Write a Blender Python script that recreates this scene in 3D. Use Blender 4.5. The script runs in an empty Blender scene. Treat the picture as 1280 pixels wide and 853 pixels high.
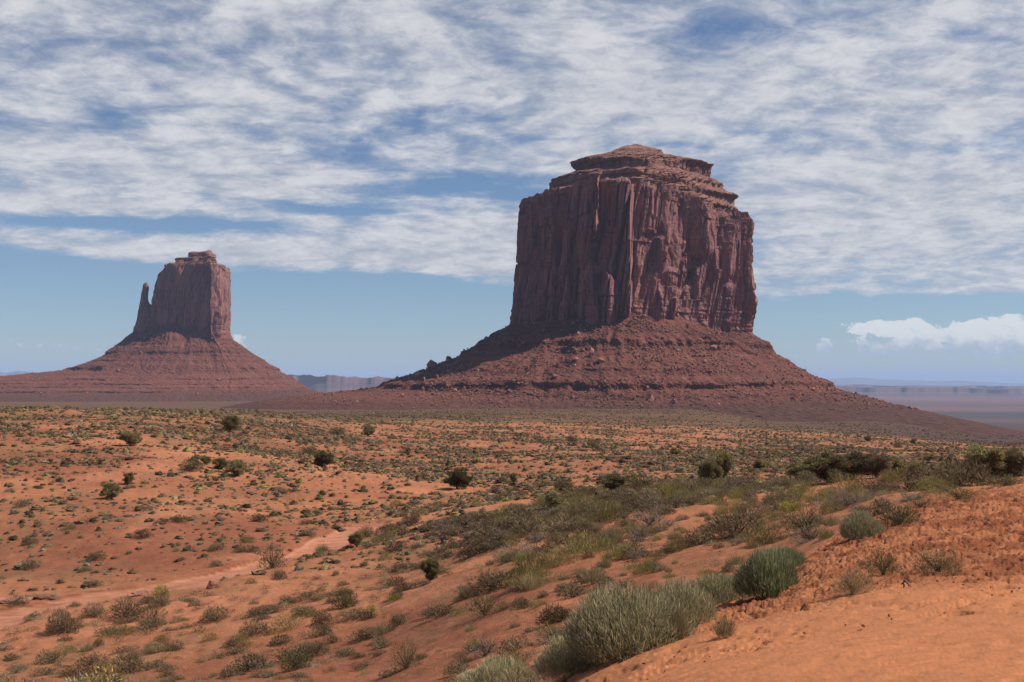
import bpy, bmesh, math, random
import numpy as np
from mathutils import Vector

# ------------------------------------------------------------------ scene, camera, light
SC = bpy.context.scene
COL = SC.collection
R = math.radians
F = 1500.0                       # focal length in picture units (1280 wide)
PITCH = math.atan(51.5 / F)
SUN_EL, SUN_AZ = 49.0, 88.0      # elevation; azimuth clockwise from the view direction (+Y)

cam_d = bpy.data.cameras.new('camera')
cam_d.sensor_width = 36.0
cam_d.lens = F / 1280 * 36.0
cam_d.clip_start, cam_d.clip_end = 0.1, 250000.0
cam = bpy.data.objects.new('camera', cam_d)
COL.objects.link(cam)
cam.location = (0, 0, 0)
cam.rotation_euler = (math.pi / 2 + PITCH, 0, 0)
SC.camera = cam

SC.view_settings.view_transform = 'Standard'
SC.view_settings.look = 'None'
SC.view_settings.gamma = 1.0
SC.view_settings.use_curve_mapping = False
SC.view_settings.exposure = 0.18
SC.render.engine = 'CYCLES'
SC.cycles.use_denoising = True
SC.cycles.max_bounces = 5
SC.cycles.diffuse_bounces = 3
SC.cycles.glossy_bounces = 1
SC.cycles.transmission_bounces = 2
SC.cycles.transparent_max_bounces = 4
SC.cycles.volume_bounces = 1
SC.cycles.caustics_reflective = False
SC.cycles.caustics_refractive = False

sun_d = bpy.data.lights.new('sun', 'SUN')
sun_d.energy = 4.9
sun_d.angle = R(0.53)
sun_d.color = (1.0, 0.955, 0.89)
sun = bpy.data.objects.new('sun', sun_d)
COL.objects.link(sun)
sdir = Vector((math.sin(R(SUN_AZ)) * math.cos(R(SUN_EL)), math.cos(R(SUN_AZ)) * math.cos(R(SUN_EL)), math.sin(R(SUN_EL))))
sun.rotation_euler = sdir.to_track_quat('Z', 'Y').to_euler()
sun.location = (0, 0, 500)


class NT:
    """small helper that writes a node tree"""
    def __init__(s, tree):
        s.t = tree
        s.n, s.l = tree.nodes, tree.links

    def new(s, kind, **kw):
        n = s.n.new(kind)
        for k, v in kw.items():
            setattr(n, k, v)
        return n

    def put(s, sock, v):
        if isinstance(v, bpy.types.NodeSocket):
            s.l.new(v, sock)
        elif v is not None:
            sock.default_value = v

    def math(s, op, a, b=None, c=None, clamp=False):
        n = s.new('ShaderNodeMath', operation=op, use_clamp=clamp)
        s.put(n.inputs[0], a)
        s.put(n.inputs[1], b)
        s.put(n.inputs[2], c)
        return n.outputs[0]

    def vec(s, x, y, z):
        n = s.new('ShaderNodeCombineXYZ')
        s.put(n.inputs[0], x); s.put(n.inputs[1], y); s.put(n.inputs[2], z)
        return n.outputs[0]

    def vscale(s, v, sc):
        n = s.new('ShaderNodeVectorMath', operation='MULTIPLY')
        s.put(n.inputs[0], v); n.inputs[1].default_value = sc
        return n.outputs[0]

    def noise(s, v, scale, detail=4, rough=0.5, dist=0.0, out=0):
        n = s.new('ShaderNodeTexNoise')
        s.put(n.inputs['Vector'], v)
        n.inputs['Scale'].default_value = scale
        n.inputs['Detail'].default_value = detail
        n.inputs['Roughness'].default_value = rough
        n.inputs['Distortion'].default_value = dist
        return n.outputs[out]

    def ramp(s, v, lo, hi, a=0.0, b=1.0, smooth=True):
        n = s.new('ShaderNodeMapRange')
        if smooth:
            n.interpolation_type = 'SMOOTHSTEP'
        n.clamp = True
        s.put(n.inputs[0], v)
        n.inputs[1].default_value, n.inputs[2].default_value = lo, hi
        n.inputs[3].default_value, n.inputs[4].default_value = a, b
        return n.outputs[0]

    def mix(s, f, a, b, mode='MIX'):
        n = s.new('ShaderNodeMix', data_type='RGBA', blend_type=mode)
        s.put(n.inputs[0], f)
        s.put(n.inputs[6], (*a, 1) if isinstance(a, tuple) and len(a) == 3 else a)
        s.put(n.inputs[7], (*b, 1) if isinstance(b, tuple) and len(b) == 3 else b)
        return n.outputs[2]


# ---- sky: Nishita sky with a broken cloud deck and horizon cumulus, laid out by direction
world = bpy.data.worlds.new('World')
SC.world = world
world.use_nodes = True
W = NT(world.node_tree)
W.n.clear()
sky = W.new('ShaderNodeTexSky', sky_type='NISHITA')
sky.sun_disc = False
sky.sun_elevation = R(SUN_EL)
sky.sun_rotation = R(SUN_AZ)
sky.altitude = 1600
sky.air_density = 1.0
sky.dust_density = 0.6
sky.ozone_density = 1.6
tc = W.new('ShaderNodeTexCoord')
sep = W.new('ShaderNodeSeparateXYZ')
W.l.new(tc.outputs['Generated'], sep.inputs[0])
dx, dy, dz = sep.outputs
az = W.math('MULTIPLY', W.math('ARCTAN2', dx, dy), F)          # direction, in 1/1500 radian
el = W.math('MULTIPLY', W.math('ARCSINE', dz), F)
den = W.math('ADD', W.math('MAXIMUM', dz, 0.0), 0.17)
P = W.vec(W.math('DIVIDE', dx, den), W.math('DIVIDE', dy, den), 0.0)


def blob(px, py, sx, sy, amp):
    """a soft patch of more or less cloud round one direction of the sky"""
    a = W.math('DIVIDE', W.math('SUBTRACT', az, px - 640.0), sx)
    e = W.math('DIVIDE', W.math('SUBTRACT', el, 478.0 - py), sy)
    q = W.math('ADD', W.math('MULTIPLY', a, a), W.math('MULTIPLY', e, e))
    return W.math('MULTIPLY', W.math('EXPONENT', W.math('MULTIPLY', q, -1.0)), amp)


def add_all(v):
    o = v[0]
    for x in v[1:]:
        o = W.math('ADD', o, x)
    return o


warp = W.noise(P, 0.9, 2, 0.5, 0.0, 1)
wv = W.new('ShaderNodeVectorMath', operation='MULTIPLY_ADD')
W.l.new(warp, wv.inputs[0]); wv.inputs[1].default_value = (0.5, 0.5, 0); W.l.new(P, wv.inputs[2])
n_big = W.noise(wv.outputs[0], 2.0, 3, 0.5)
n_mid = W.noise(W.vscale(wv.outputs[0], (1.0, 1.0, 1)), 6.0, 8, 0.58, 0.3)
n_str = W.noise(W.vscale(P, (1.0, 1.2, 1)), 17.0, 6, 0.65, 0.5)
deck = W.math('SUBTRACT', el, W.math('ADD', W.math('MULTIPLY', az, -0.055), 478 - 362))     # above the lower edge of the deck
deck = W.math('ADD', deck, W.math('MULTIPLY', W.math('SUBTRACT', n_big, 0.5), 40.0))
deck = W.math('ADD', W.ramp(deck, -16, 20, -0.75, 0.0), W.ramp(deck, -60, 45, -0.25, 0.0))
holes = [blob(575, 232, 95, 17, -.42), (blob(430, 264, 95, 11, -.40)), blob(120, 291, 150, 9, -.42), blob(280, 285, 80, 7, -.3),
         blob(655, 178, 38, 8, -.20), blob(158, 168, 52, 13, -.16), blob(25, 75, 60, 14, -.09), blob(310, 75, 40, 10, -.10),
         blob(905, 48, 110, 20, -.12), blob(990, 20, 40, 24, -.10), blob(1195, 207, 50, 11, -.17), blob(545, 150, 70, 22, -.13),
         blob(430, 195, 60, 16, -.10), blob(1180, 380, 90, 6, -.24), blob(1130, 345, 90, 8, -.06), blob(680, 245, 60, 10, -.3),
         blob(690, 175, 70, 7, -.12), blob(1170, 75, 60, 14, -.10), blob(840, 185, 60, 6, -.14), blob(1010, 395, 110, 7, -.12),
         blob(330, 325, 400, 16, .30), blob(250, 225, 170, 25, .12), blob(800, 110, 180, 40, .10), blob(1120, 260, 180, 60, .14),
         blob(640, 300, 120, 28, .2), blob(120, 268, 90, 8, .2), blob(1120, 130, 120, 30, .06)]
cov = add_all([W.math('MULTIPLY', n_mid, 0.85), W.math('MULTIPLY', n_big, 0.35), W.math('MULTIPLY', n_str, 0.26), deck] + holes)
cov = W.math('ADD', cov, W.ramp(dy, 0.45, 0.0, 0.0, -0.75))        # cloud thinned in the unseen sky behind, to lower fill light and deepen shadows
cov = W.ramp(cov, 0.42, 0.85)
ccol = W.ramp(W.math('ADD', W.math('MULTIPLY', n_mid, 0.6), W.math('MULTIPLY', n_str, 0.4)), 0.36, 0.66)
cloud_c = W.mix(ccol, (4.1, 4.35, 5.0), (6.7, 6.7, 6.9))
# cumulus low over the horizon
AE = W.vec(az, W.math('MULTIPLY', el, 1.35), 0.0)
n_cu = W.noise(AE, 0.030, 8, 0.60, 0.25)
cu_b = add_all([blob(1058, 413, 36, 5, .34), blob(1130, 411, 55, 8, .34), blob(1225, 414, 60, 10, .40), blob(1290, 432, 40, 14, .36), blob(1165, 438, 22, 9, .30), blob(1190, 424, 110, 15, .46), blob(1090, 417, 60, 9, .34), blob(1240, 435, 70, 18, .40), blob(1085, 441, 16, 10, .42),
                blob(1022, 434, 8, 12, .44), blob(1330, 425, 80, 22, .45), blob(25, 437, 50, 8, .34), blob(95, 441, 45, 7, .30),
                blob(302, 427, 13, 16, .36), blob(335, 446, 30, 9, .22), blob(400, 455, 40, 6, .18), blob(1160, 442, 60, 7, .25)])
cu_flat = W.ramp(el, 20, 34, -0.25, 0.0)
cu = add_all([W.math('MULTIPLY', W.math('MULTIPLY', W.math('SUBTRACT', n_cu, 0.5), 2.6), W.ramp(cu_b, 0.02, 0.20)), W.math('MULTIPLY', cu_b, 0.86), cu_flat])
cu_m = W.ramp(cu, 0.17, 0.31)
cu_sh = W.ramp(W.math('ADD', W.math('MULTIPLY', W.noise(AE, 0.050, 6, 0.6), 1.0), W.math('MULTIPLY', W.math('SUBTRACT', el, 40.0), 0.017)), 0.40, 0.85)
cu_c = W.mix(cu_sh, (4.1, 4.8, 5.7), (8.0, 8.0, 7.8))
cu_a = W.math('MULTIPLY', cu_m, W.ramp(az, -640, 300, 0.70, 0.82))
sky_c = W.mix(1.0, sky.outputs[0], (0.62, 0.70, 0.80), 'MULTIPLY')
c1 = W.mix(cu_a, sky_c, cu_c)
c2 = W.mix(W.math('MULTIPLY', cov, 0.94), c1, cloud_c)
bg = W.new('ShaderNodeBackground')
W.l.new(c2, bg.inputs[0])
bg.inputs[1].default_value = 0.095
wo = W.new('ShaderNodeOutputWorld')
W.l.new(bg.outputs[0], wo.inputs[0])
world.cycles.sampling_method = 'MANUAL'
world.cycles.sample_map_resolution = 512

# ------------------------------------------------------------------ numpy helpers
RNG = np.random.default_rng(7)


def _hash(ix, iy, iz, seed):
    h = (ix.astype(np.int64) * 374761393 + iy.astype(np.int64) * 668265263 + iz.astype(np.int64) * 2147483647 + seed * 974711) & 0xFFFFFFFF
    h = ((h ^ (h >> 13)) * 1274126177) & 0xFFFFFFFF
    h = ((h ^ (h >> 16)) * 2246822519) & 0xFFFFFFFF
    return ((h ^ (h >> 15)) & 0xFFFFFF) / float(0xFFFFFF)


def vnoise(x, y, z=0.0, seed=0):
    """smooth value noise in 0..1"""
    x, y, z = np.broadcast_arrays(np.asarray(x, float), np.asarray(y, float), np.asarray(z, float))
    ix, iy, iz = np.floor(x), np.floor(y), np.floor(z)
    fx, fy, fz = x - ix, y - iy, z - iz
    fx, fy, fz = (t * t * t * (t * (t * 6 - 15) + 10) for t in (fx, fy, fz))
    o = 0
    for a in (0, 1):
        for b in (0, 1):
            for c in (0, 1):
                w = (fx if a else 1 - fx) * (fy if b else 1 - fy) * (fz if c else 1 - fz)
                o = o + w * _hash(ix + a, iy + b, iz + c, seed)
    return o


def fbm(x, y, z=0.0, octv=4, seed=0, gain=0.5):
    """fractal noise centred on 0, about -0.5..0.5"""
    o, a, f, t = 0, 1.0, 1.0, 0.0
    for k in range(octv):
        o = o + a * (vnoise(np.asarray(x) * f, np.asarray(y) * f, np.asarray(z) * f, seed + k * 17) - 0.5)
        t += a
        a *= gain
        f *= 2.03
    return o / t * 1.6


def sstep(a, b, x):
    t = np.clip((x - a) / (b - a), 0, 1)
    return t * t * (3 - 2 * t)


def blur(A, s, axis):
    if s <= 0:
        return A
    n = int(3 * s) + 1
    k = np.exp(-0.5 * (np.arange(-n, n + 1) / s) ** 2)
    k /= k.sum()
    pad = [(0, 0)] * A.ndim
    pad[axis] = (n, n)
    B = np.pad(A, pad, mode='edge')
    return np.apply_along_axis(lambda v: np.convolve(v, k, mode='valid'), axis, B)


def ray(px, py):
    """view direction through a point of the 1280x853 picture, scaled to unit depth along +Y"""
    cx, cy = (np.asarray(px, float) - 640) / F, (426.5 - np.asarray(py, float)) / F
    y = math.cos(PITCH) - cy * math.sin(PITCH)
    z = math.sin(PITCH) + cy * math.cos(PITCH)
    return cx / y, z / y


def proj(x, y, z):
    d = y * math.cos(PITCH) + z * math.sin(PITCH)
    u = -y * math.sin(PITCH) + z * math.cos(PITCH)
    d = np.maximum(d, 1e-3)
    return 640 + F * x / d, 426.5 - F * u / d


def tag(o, label=None, cat=None, group=None, kind=None):
    if label: o['label'] = label
    if cat: o['category'] = cat
    if group: o['group'] = group
    if kind: o['kind'] = kind
    return o


def mesh_np(name, V, Fc, mat=None, color=None, smooth=False, alpha=None):
    """mesh from numpy arrays; Fc is (n,3) or (n,4) or a list of such arrays"""
    me = bpy.data.meshes.new(name)
    V = np.ascontiguousarray(V, dtype=np.float32)
    Fl = Fc if isinstance(Fc, list) else [Fc]
    Fl = [np.ascontiguousarray(f, dtype=np.int32) for f in Fl if len(f)]
    me.vertices.add(len(V))
    me.vertices.foreach_set('co', V.ravel())
    tot = np.concatenate([np.full(len(f), f.shape[1], np.int32) for f in Fl])
    idx = np.concatenate([f.ravel() for f in Fl])
    st = np.concatenate([[0], np.cumsum(tot)[:-1]]).astype(np.int32)
    me.loops.add(len(idx))
    me.loops.foreach_set('vertex_index', idx)
    me.polygons.add(len(tot))
    me.polygons.foreach_set('loop_start', st)
    me.polygons.foreach_set('loop_total', tot)
    me.polygons.foreach_set('use_smooth', np.full(len(tot), bool(smooth)))
    if color is not None:
        at = me.color_attributes.new('tint', 'FLOAT_COLOR', 'POINT')
        c = np.ones((len(V), 4), np.float32)
        c[:, :3] = color
        if alpha is not None:
            c[:, 3] = alpha
        at.data.foreach_set('color', c.ravel())
    me.update(calc_edges=True)
    if mat:
        me.materials.append(mat)
    return me


def obj(name, me, parent=None):
    o = bpy.data.objects.new(name, me)
    COL.objects.link(o)
    if parent:
        o.parent = parent
    return o


def empty(name, loc=(0, 0, 0)):
    o = bpy.data.objects.new(name, None)
    o.empty_display_size = 0.5
    o.location = loc
    COL.objects.link(o)
    return o


def grid_faces(n, m, wrap=False):
    """quads of an n x m grid (row major); wrap joins the last column to the first"""
    i, j = np.meshgrid(np.arange(n - 1), np.arange(m if wrap else m - 1), indexing='ij')
    j2 = (j + 1) % m
    return np.stack([i * m + j, i * m + j2, (i + 1) * m + j2, (i + 1) * m + j], -1).reshape(-1, 4)


# ------------------------------------------------------------------ terrain
# every column: (picture height, depth in m) of the ground seen there, then (depth, height) pairs of the land beyond
FAR_L = [(450, -11), (650, -19), (1000, -26), (1500, -31), (2200, -35), (3200, -48), (5000, -78), (8000, -100), (90000, -104)]
FAR_C = [(1000, -24.5), (1300, -27), (1700, -31), (2500, -50), (4000, -90), (8000, -120), (90000, -130)]
FAR_R = [(900, -41), (1200, -53), (1600, -68), (2200, -88), (3500, -118), (6000, -142), (90000, -152)]
FAR_M = [(900, -34), (1200, -38), (1600, -45), (2200, -66), (3500, -105), (6000, -138), (90000, -150)]
COLS = [
    (-420, [(853, 42), (800, 52), (770, 62), (735, 78), (650, 105), (600, 130), (560, 165), (530, 215), (508, 275), (500, 310)], FAR_L),
    (0, [(853, 42), (800, 52), (770, 62), (735, 78), (650, 105), (600, 130), (560, 165), (530, 212), (512, 262), (507.5, 285)], FAR_L),
    (160, [(853, 40), (800, 50), (745, 66), (715, 80), (650, 105), (600, 135), (560, 170), (535, 210), (515, 265), (510, 295)], FAR_L),
    (320, [(853, 38), (800, 46), (740, 60), (712, 72), (695, 84), (650, 110), (600, 150), (560, 200), (535, 260), (518, 335), (514, 375)], FAR_L),
    (460, [(853, 32), (800, 42), (720, 65), (675, 90), (655, 100), (620, 140), (580, 200), (550, 290), (530, 400), (521, 480)], [(650, -19)] + FAR_L[2:]),
    (560, [(853, 24), (800, 34), (730, 52), (680, 75), (650, 95), (620, 140), (580, 215), (550, 320), (532, 450), (523, 580)], FAR_C),
    (640, [(853, 19), (800, 28), (740, 42), (690, 60), (655, 85), (635, 110), (600, 170), (565, 260), (540, 400), (527, 560), (523, 640)], FAR_C),
    (720, [(853, 13), (832, 15.2), (800, 24), (740, 36), (690, 52), (650, 75), (625, 105), (600, 150), (560, 270), (540, 420), (529, 600), (525, 680)], FAR_C),
    (800, [(853, 10), (815, 13.5), (783, 17.5), (740, 30), (690, 46), (650, 64), (620, 95), (605, 125), (570, 230), (545, 400), (531, 620), (527, 700)], FAR_C),
    (880, [(853, 9), (800, 12.3), (765, 17), (720, 30), (680, 42), (640, 62), (612, 100), (600, 130), (570, 230), (548, 400), (534, 620), (530, 700)], FAR_C),
    (960, [(853, 8.2), (800, 11.2), (742, 18.5), (700, 31), (660, 44), (630, 62), (610, 95), (598, 130), (575, 220), (552, 400), (538, 620), (534, 700)], FAR_M),
    (1040, [(853, 7.6), (790, 11.2), (720, 16.5), (675, 26), (650, 38), (625, 58), (606, 90), (596, 130), (572, 230), (552, 400), (542, 620), (539, 700)], FAR_M),
    (1120, [(853, 7.2), (790, 10.4), (720, 15.5), (660, 24), (640, 32), (618, 55), (599, 92), (592, 130), (570, 250), (556, 420), (547, 640), (545, 700)], FAR_M),
    (1200, [(853, 6.9), (790, 10), (720, 15), (660, 22.5), (617, 36), (610, 60), (598, 100), (590, 135), (572, 250), (560, 420), (553, 640), (551, 700)], FAR_R),
    (1280, [(853, 6.7), (790, 9.6), (720, 14.5), (660, 21.5), (599, 39), (600, 70), (594, 110), (588, 140), (572, 250), (562, 420), (556, 640), (555, 700)], FAR_R),
    (1660, [(853, 6.3), (790, 9), (720, 13.5), (660, 20), (560, 42), (570, 75), (580, 110), (584, 140), (574, 250), (566, 420), (562, 640), (560, 700)], FAR_R),
]
LD = np.linspace(math.log(0.8), math.log(100000.0), 900)


def _build_table():
    azs, rows = [], []
    for px, near, far in COLS:
        dd, zz = [0.8, 2.5], [-1.70, -1.75]
        for py, d in near:
            _, sl = ray(px, py)
            dd.append(d); zz.append(float(sl) * d)
        for d, z in far:
            if d > dd[-1] * 1.1:
                dd.append(d); zz.append(z)
        k = math.sqrt(1 + ((px - 640) / F) ** 2)
        rows.append(np.interp(np.exp(LD), np.array(dd) * k, zz))
        azs.append(math.atan((px - 640) / F))
    rows = blur(np.array(rows), 5.0, 1)
    A = np.concatenate([np.linspace(-math.pi, -0.64, 40, endpoint=False), np.linspace(-0.64, 0.64, 700), np.linspace(math.pi, 0.64, 40, endpoint=False)[::-1]])
    azs = np.array([azs[-1] - 2 * math.pi] + azs + [azs[0] + 2 * math.pi])
    rows = np.concatenate([rows[-1:], rows, rows[:1]])
    T = np.stack([np.interp(A, azs, rows[:, j]) for j in range(rows.shape[1])], 1)
    T = blur(T, 9.0, 0)
    return A, T


AZ, TAB = _build_table()


def base_h(x, y):
    r = np.sqrt(x * x + y * y) + 1e-6
    a = np.arctan2(x, y)
    l = np.clip((np.log(np.maximum(r, 0.81)) - LD[0]) / (LD[1] - LD[0]), 0, len(LD) - 1.001)
    i = np.interp(a, AZ, np.arange(len(AZ)))
    i = np.clip(i, 0, len(AZ) - 1.001)
    i0, l0 = i.astype(int), l.astype(int)
    fi, fl = i - i0, l - l0
    return (TAB[i0, l0] * (1 - fi) * (1 - fl) + TAB[i0 + 1, l0] * fi * (1 - fl) + TAB[i0, l0 + 1] * (1 - fi) * fl + TAB[i0 + 1, l0 + 1] * fi * fl)


CREST_PX = np.array([560, 640, 680, 720, 800, 880, 960, 1040, 1120, 1200, 1280, 1400, 1660])
CREST_D = np.array([3, 7, 12, 15.5, 18.2, 17.8, 19.8, 27.5, 33.5, 37.5, 41, 45, 48])


def sand_mask(x, y):
    """1 on the bare sand bank in the foreground, 0 beyond its edge"""
    px = 640 + F * x / np.maximum(y, 0.3)
    c = np.interp(px, CREST_PX, CREST_D)
    n = fbm(x / 3.0, y / 3.0, 0, 3, 91) * 2.2
    return np.where(y > 0.3, 1 - sstep(0.93, 1.07, (y + n) / c), 1.0)


def hit(px, py, lo=3.0, hi=1200.0, base=False):
    """point of the ground seen at one spot of the picture"""
    sx, sz = ray(px, py)
    t = np.exp(np.linspace(math.log(lo), math.log(hi), 3000))
    h = (base_h if base else H)(sx * t, t)
    below = np.nonzero(sz * t <= h)[0]
    k = below[0] if len(below) else len(t) - 1
    y = t[k]
    return float(sx * y), float(y), float(h[k])


WASH_PX = [(-160, 792, 4.2), (-60, 775, 4.0), (0, 764, 3.8), (70, 753, 3.4), (140, 743, 3.0), (200, 735, 3.2), (250, 722, 3.0), (300, 708, 2.8), (345, 697, 2.6), (385, 684, 2.5), (425, 667, 2.4), (455, 656, 2.0)]
WASH = [(*hit(a, b, base=True)[:2], w) for a, b, w in WASH_PX]
PATCHES = [(*hit(a, b, base=True)[:2], rx, ry) for a, b, rx, ry in ((637, 635, 4.0, 5), (540, 609, 6, 9), (1105, 607, 9, 13), (1180, 606, 6, 8), (920, 606, 5, 8), (620, 700, 2.5, 4))]


def wash_mask(x, y):
    x, y = np.asarray(x, float), np.asarray(y, float)
    best = np.zeros(x.shape)
    n = fbm(x / 5.5, y / 9.0, 0, 2, 55) * 1.5
    for (x0, y0, w0), (x1, y1, w1) in zip(WASH[:-1], WASH[1:]):
        ex, ey = x1 - x0, y1 - y0
        t = np.clip(((x - x0) * ex + (y - y0) * ey) / (ex * ex + ey * ey), 0, 1)
        d = np.hypot(x - x0 - t * ex, y - y0 - t * ey) / (0.60 * (w0 + t * (w1 - w0))) + n * 0.7
        best = np.maximum(best, 1 - sstep(0.92, 1.60, d))
    return best


def bare_mask(x, y):
    o = np.zeros(np.shape(x))
    n = fbm(np.asarray(x) / 3.5, np.asarray(y) / 3.5, 0, 3, 66) * 0.9
    for cx, cy, rx, ry in PATCHES:
        d = np.hypot((x - cx) / rx, (y - cy) / ry) + n
        o = np.maximum(o, 1 - sstep(0.7, 1.15, d))
    return o


def H(x, y):
    x, y = np.asarray(x, float), np.asarray(y, float)
    r = np.sqrt(x * x + y * y)
    h = base_h(x, y)
    k = sstep(14, 90, r) * (1 - sstep(900, 2500, r))
    h = h + fbm(x / 34, y / 34, 0, 4, 3) * 1.1 * k
    h = h + fbm(x / 7, y / 7, 0, 3, 5) * 0.42 * sstep(12, 60, r) * (1 - sstep(400, 900, r))
    rg = np.abs(fbm(x / 22 + fbm(x / 40, y / 40, 0, 2, 8), y / 30, 0, 3, 9))           # eroded gullies on the far bank
    g = sstep(110, 150, r) * (1 - sstep(330, 480, r)) * sstep(-0.02, -0.12, np.arctan2(x, y))
    h = h - (0.18 - np.minimum(rg, 0.18)) * 6.5 * g * vnoise(x / 45, y / 45, 0, 10)
    h = h - wash_mask(x, y) * 0.30
    return h


# polar sheet of ground round the camera, finer in front and near
rr = [1.2]
while rr[-1] < 95000:
    d = rr[-1]
    st = 0.03 if d < 5.5 else (0.0055 if d < 125 else (0.011 if d < 900 else 0.045))
    rr.append(d * (1 + st))
rr = np.array(rr)
aa = np.concatenate([np.linspace(-math.pi, -0.50, 50, endpoint=False), np.linspace(-0.50, 0.50, 1300), np.linspace(0.50, math.pi, 51)[1:-1]])
RR, AA = np.meshgrid(rr, aa, indexing='ij')
GX, GY = RR * np.sin(AA), RR * np.cos(AA)
GZ = H(GX, GY)
SAND, WSH, BARE = sand_mask(GX, GY), wash_mask(GX, GY), bare_mask(GX, GY)
# trampled, clodded sand of the bank
near = 1 - sstep(45, 75, RR)
rough_zone = sstep(0.35, 0.62, vnoise(GX / 5.0 + 3, GY / 9.0, 0, 21) * 0.55 + 0.45 * sstep(9.5, 17, RR) * (1 - 0.6 * sstep(1190, 1290, 640 + F * GX / np.maximum(GY, .3)) * (1 - sstep(12, 16, RR))))
ca, sa = math.cos(0.55), math.sin(0.55)
QX, QY = GX * ca + GY * sa, -GX * sa + GY * ca
clod = fbm(QX / 0.27, QY / 0.11, 0, 4, 31, 0.62)
pits = sstep(0.60, 0.80, vnoise(QX / 0.28, QY / 0.13, 0, 33)) + 0.6 * sstep(0.62, 0.8, vnoise(QX / 0.17, QY / 0.10, 0, 34))
GZ = GZ + near * SAND * (clod * (0.016 + 0.085 * rough_zone) - pits * (0.010 + 0.03 * sstep(.55, .7, vnoise(GX / 1.1, GY / 1.7, 0, 38)) + 0.055 * rough_zone)) + near * SAND * fbm(GX / 1.6, GY / 1.6, 0, 2, 35) * 0.06
mid = (1 - SAND) * sstep(10, 20, RR) * (1 - sstep(150, 260, RR))
GZ = GZ + mid * (1 - 0.7 * sstep(0, .1, WSH)) * fbm(GX / 0.9, GY / 0.9, 0, 3, 36) * 0.12
# soil colours
AZG = np.arctan2(GX, GY)
PXG = 640 + F * np.tan(np.clip(AZG, -1.2, 1.2))


def lerp(a, b, t):
    return a + (np.asarray(b) - a) * t[..., None]


C = np.empty(GX.shape + (3,))
C[:] = (0.385, 0.148, 0.068)
v1 = np.clip(fbm(GX / 30, GY / 30, 0, 4, 41) * 1.6 + 0.5, 0, 1)
C = lerp(C, (0.245, 0.083, 0.042), v1 * (1 - SAND) * 0.9)
v2 = sstep(0.55, 0.8, fbm(GX / 9, GY / 14, 0, 4, 42) + 0.5)
C = lerp(C, (0.46, 0.185, 0.092), v2 * 0.5 * (1 - SAND))
straw = sstep(0.50, 0.72, vnoise(GX / 6, GY / 9, 0, 46) * 0.6 + vnoise(GX / 1.3, GY / 1.6, 0, 47) * 0.4) * (1 - SAND) * (1 - WSH) * (1 - BARE)
C = lerp(C, (0.20, 0.125, 0.058), straw * sstep(14, 40, RR) * (0.35 + 0.3 * sstep(130, 300, RR)))
C = lerp(C, (0.425, 0.160, 0.067), SAND)
C = lerp(C, (0.215, 0.066, 0.027), SAND * rough_zone * (0.35 + 0.6 * sstep(0.35, 0.65, vnoise(QX / 0.9, QY / 0.35, 0, 39))))
C = lerp(C, (0.17, 0.048, 0.022), sstep(0.02, 0.4, WSH) * 0.6 * (0.3 + vnoise(GX / 3, GY / 5, 0, 48)))
C = lerp(C, (0.49, 0.208, 0.118), sstep(0.5, 0.75, WSH) * 0.95)
C = lerp(C, (0.44, 0.172, 0.080), BARE * 0.85)
hill = (1 - SAND) * sstep(560, 700, PXG) * (1 - sstep(85, 150, RR))
C = lerp(C, (0.42, 0.160, 0.072), hill * 0.5)
# scrub-covered plain beyond the bench, then the far lowland in bands
edge = np.interp(PXG, [0, 320, 460, 640, 900, 1280], [285, 360, 460, 640, 700, 660])
pl = sstep(0.82, 1.08, RR / edge + fbm(GX / 90, GY / 90, 0, 3, 43) * 0.25)
plc = lerp(np.broadcast_to(np.array((0.125, 0.064, 0.034)), C.shape), (0.088, 0.045, 0.034), sstep(900, 1200, PXG) + 0 * RR)
plc = lerp(plc, (0.165, 0.088, 0.042), np.clip(fbm(GX / 160, GY / 60, 0, 4, 44) * 2 + 0.15, 0, 1) * (1 - sstep(1000, 1150, PXG)) * 0.7)
C = lerp(C, (0.24, 0.135, 0.055), sstep(0.70, 0.95, RR / edge) * (1 - sstep(1.0, 1.25, RR / edge)) * 0.45)
C = C + (plc - C) * pl[..., None]
fb = sstep(2500, 4000, RR)
band = np.clip(fbm(GX / 5200, GY / 1500, 0, 4, 45) * 2.2 + 0.5, 0, 1)
fc = lerp(np.broadcast_to(np.array((0.185, 0.085, 0.066)), C.shape), (0.065, 0.050, 0.047), band)
C = C + (fc - C) * fb[..., None]
GV = np.stack([GX, GY, GZ], -1).reshape(-1, 3)
GF = grid_faces(len(rr), len(aa), True)
GF = GF[:, ::-1]


def mat_new(name):
    m = bpy.data.materials.new(name)
    m.use_nodes = True
    t = NT(m.node_tree)
    b = m.node_tree.nodes['Principled BSDF']
    b.inputs['Roughness'].default_value = 0.95
    b.inputs['Specular IOR Level'].default_value = 0.12
    return m, t, b


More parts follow.
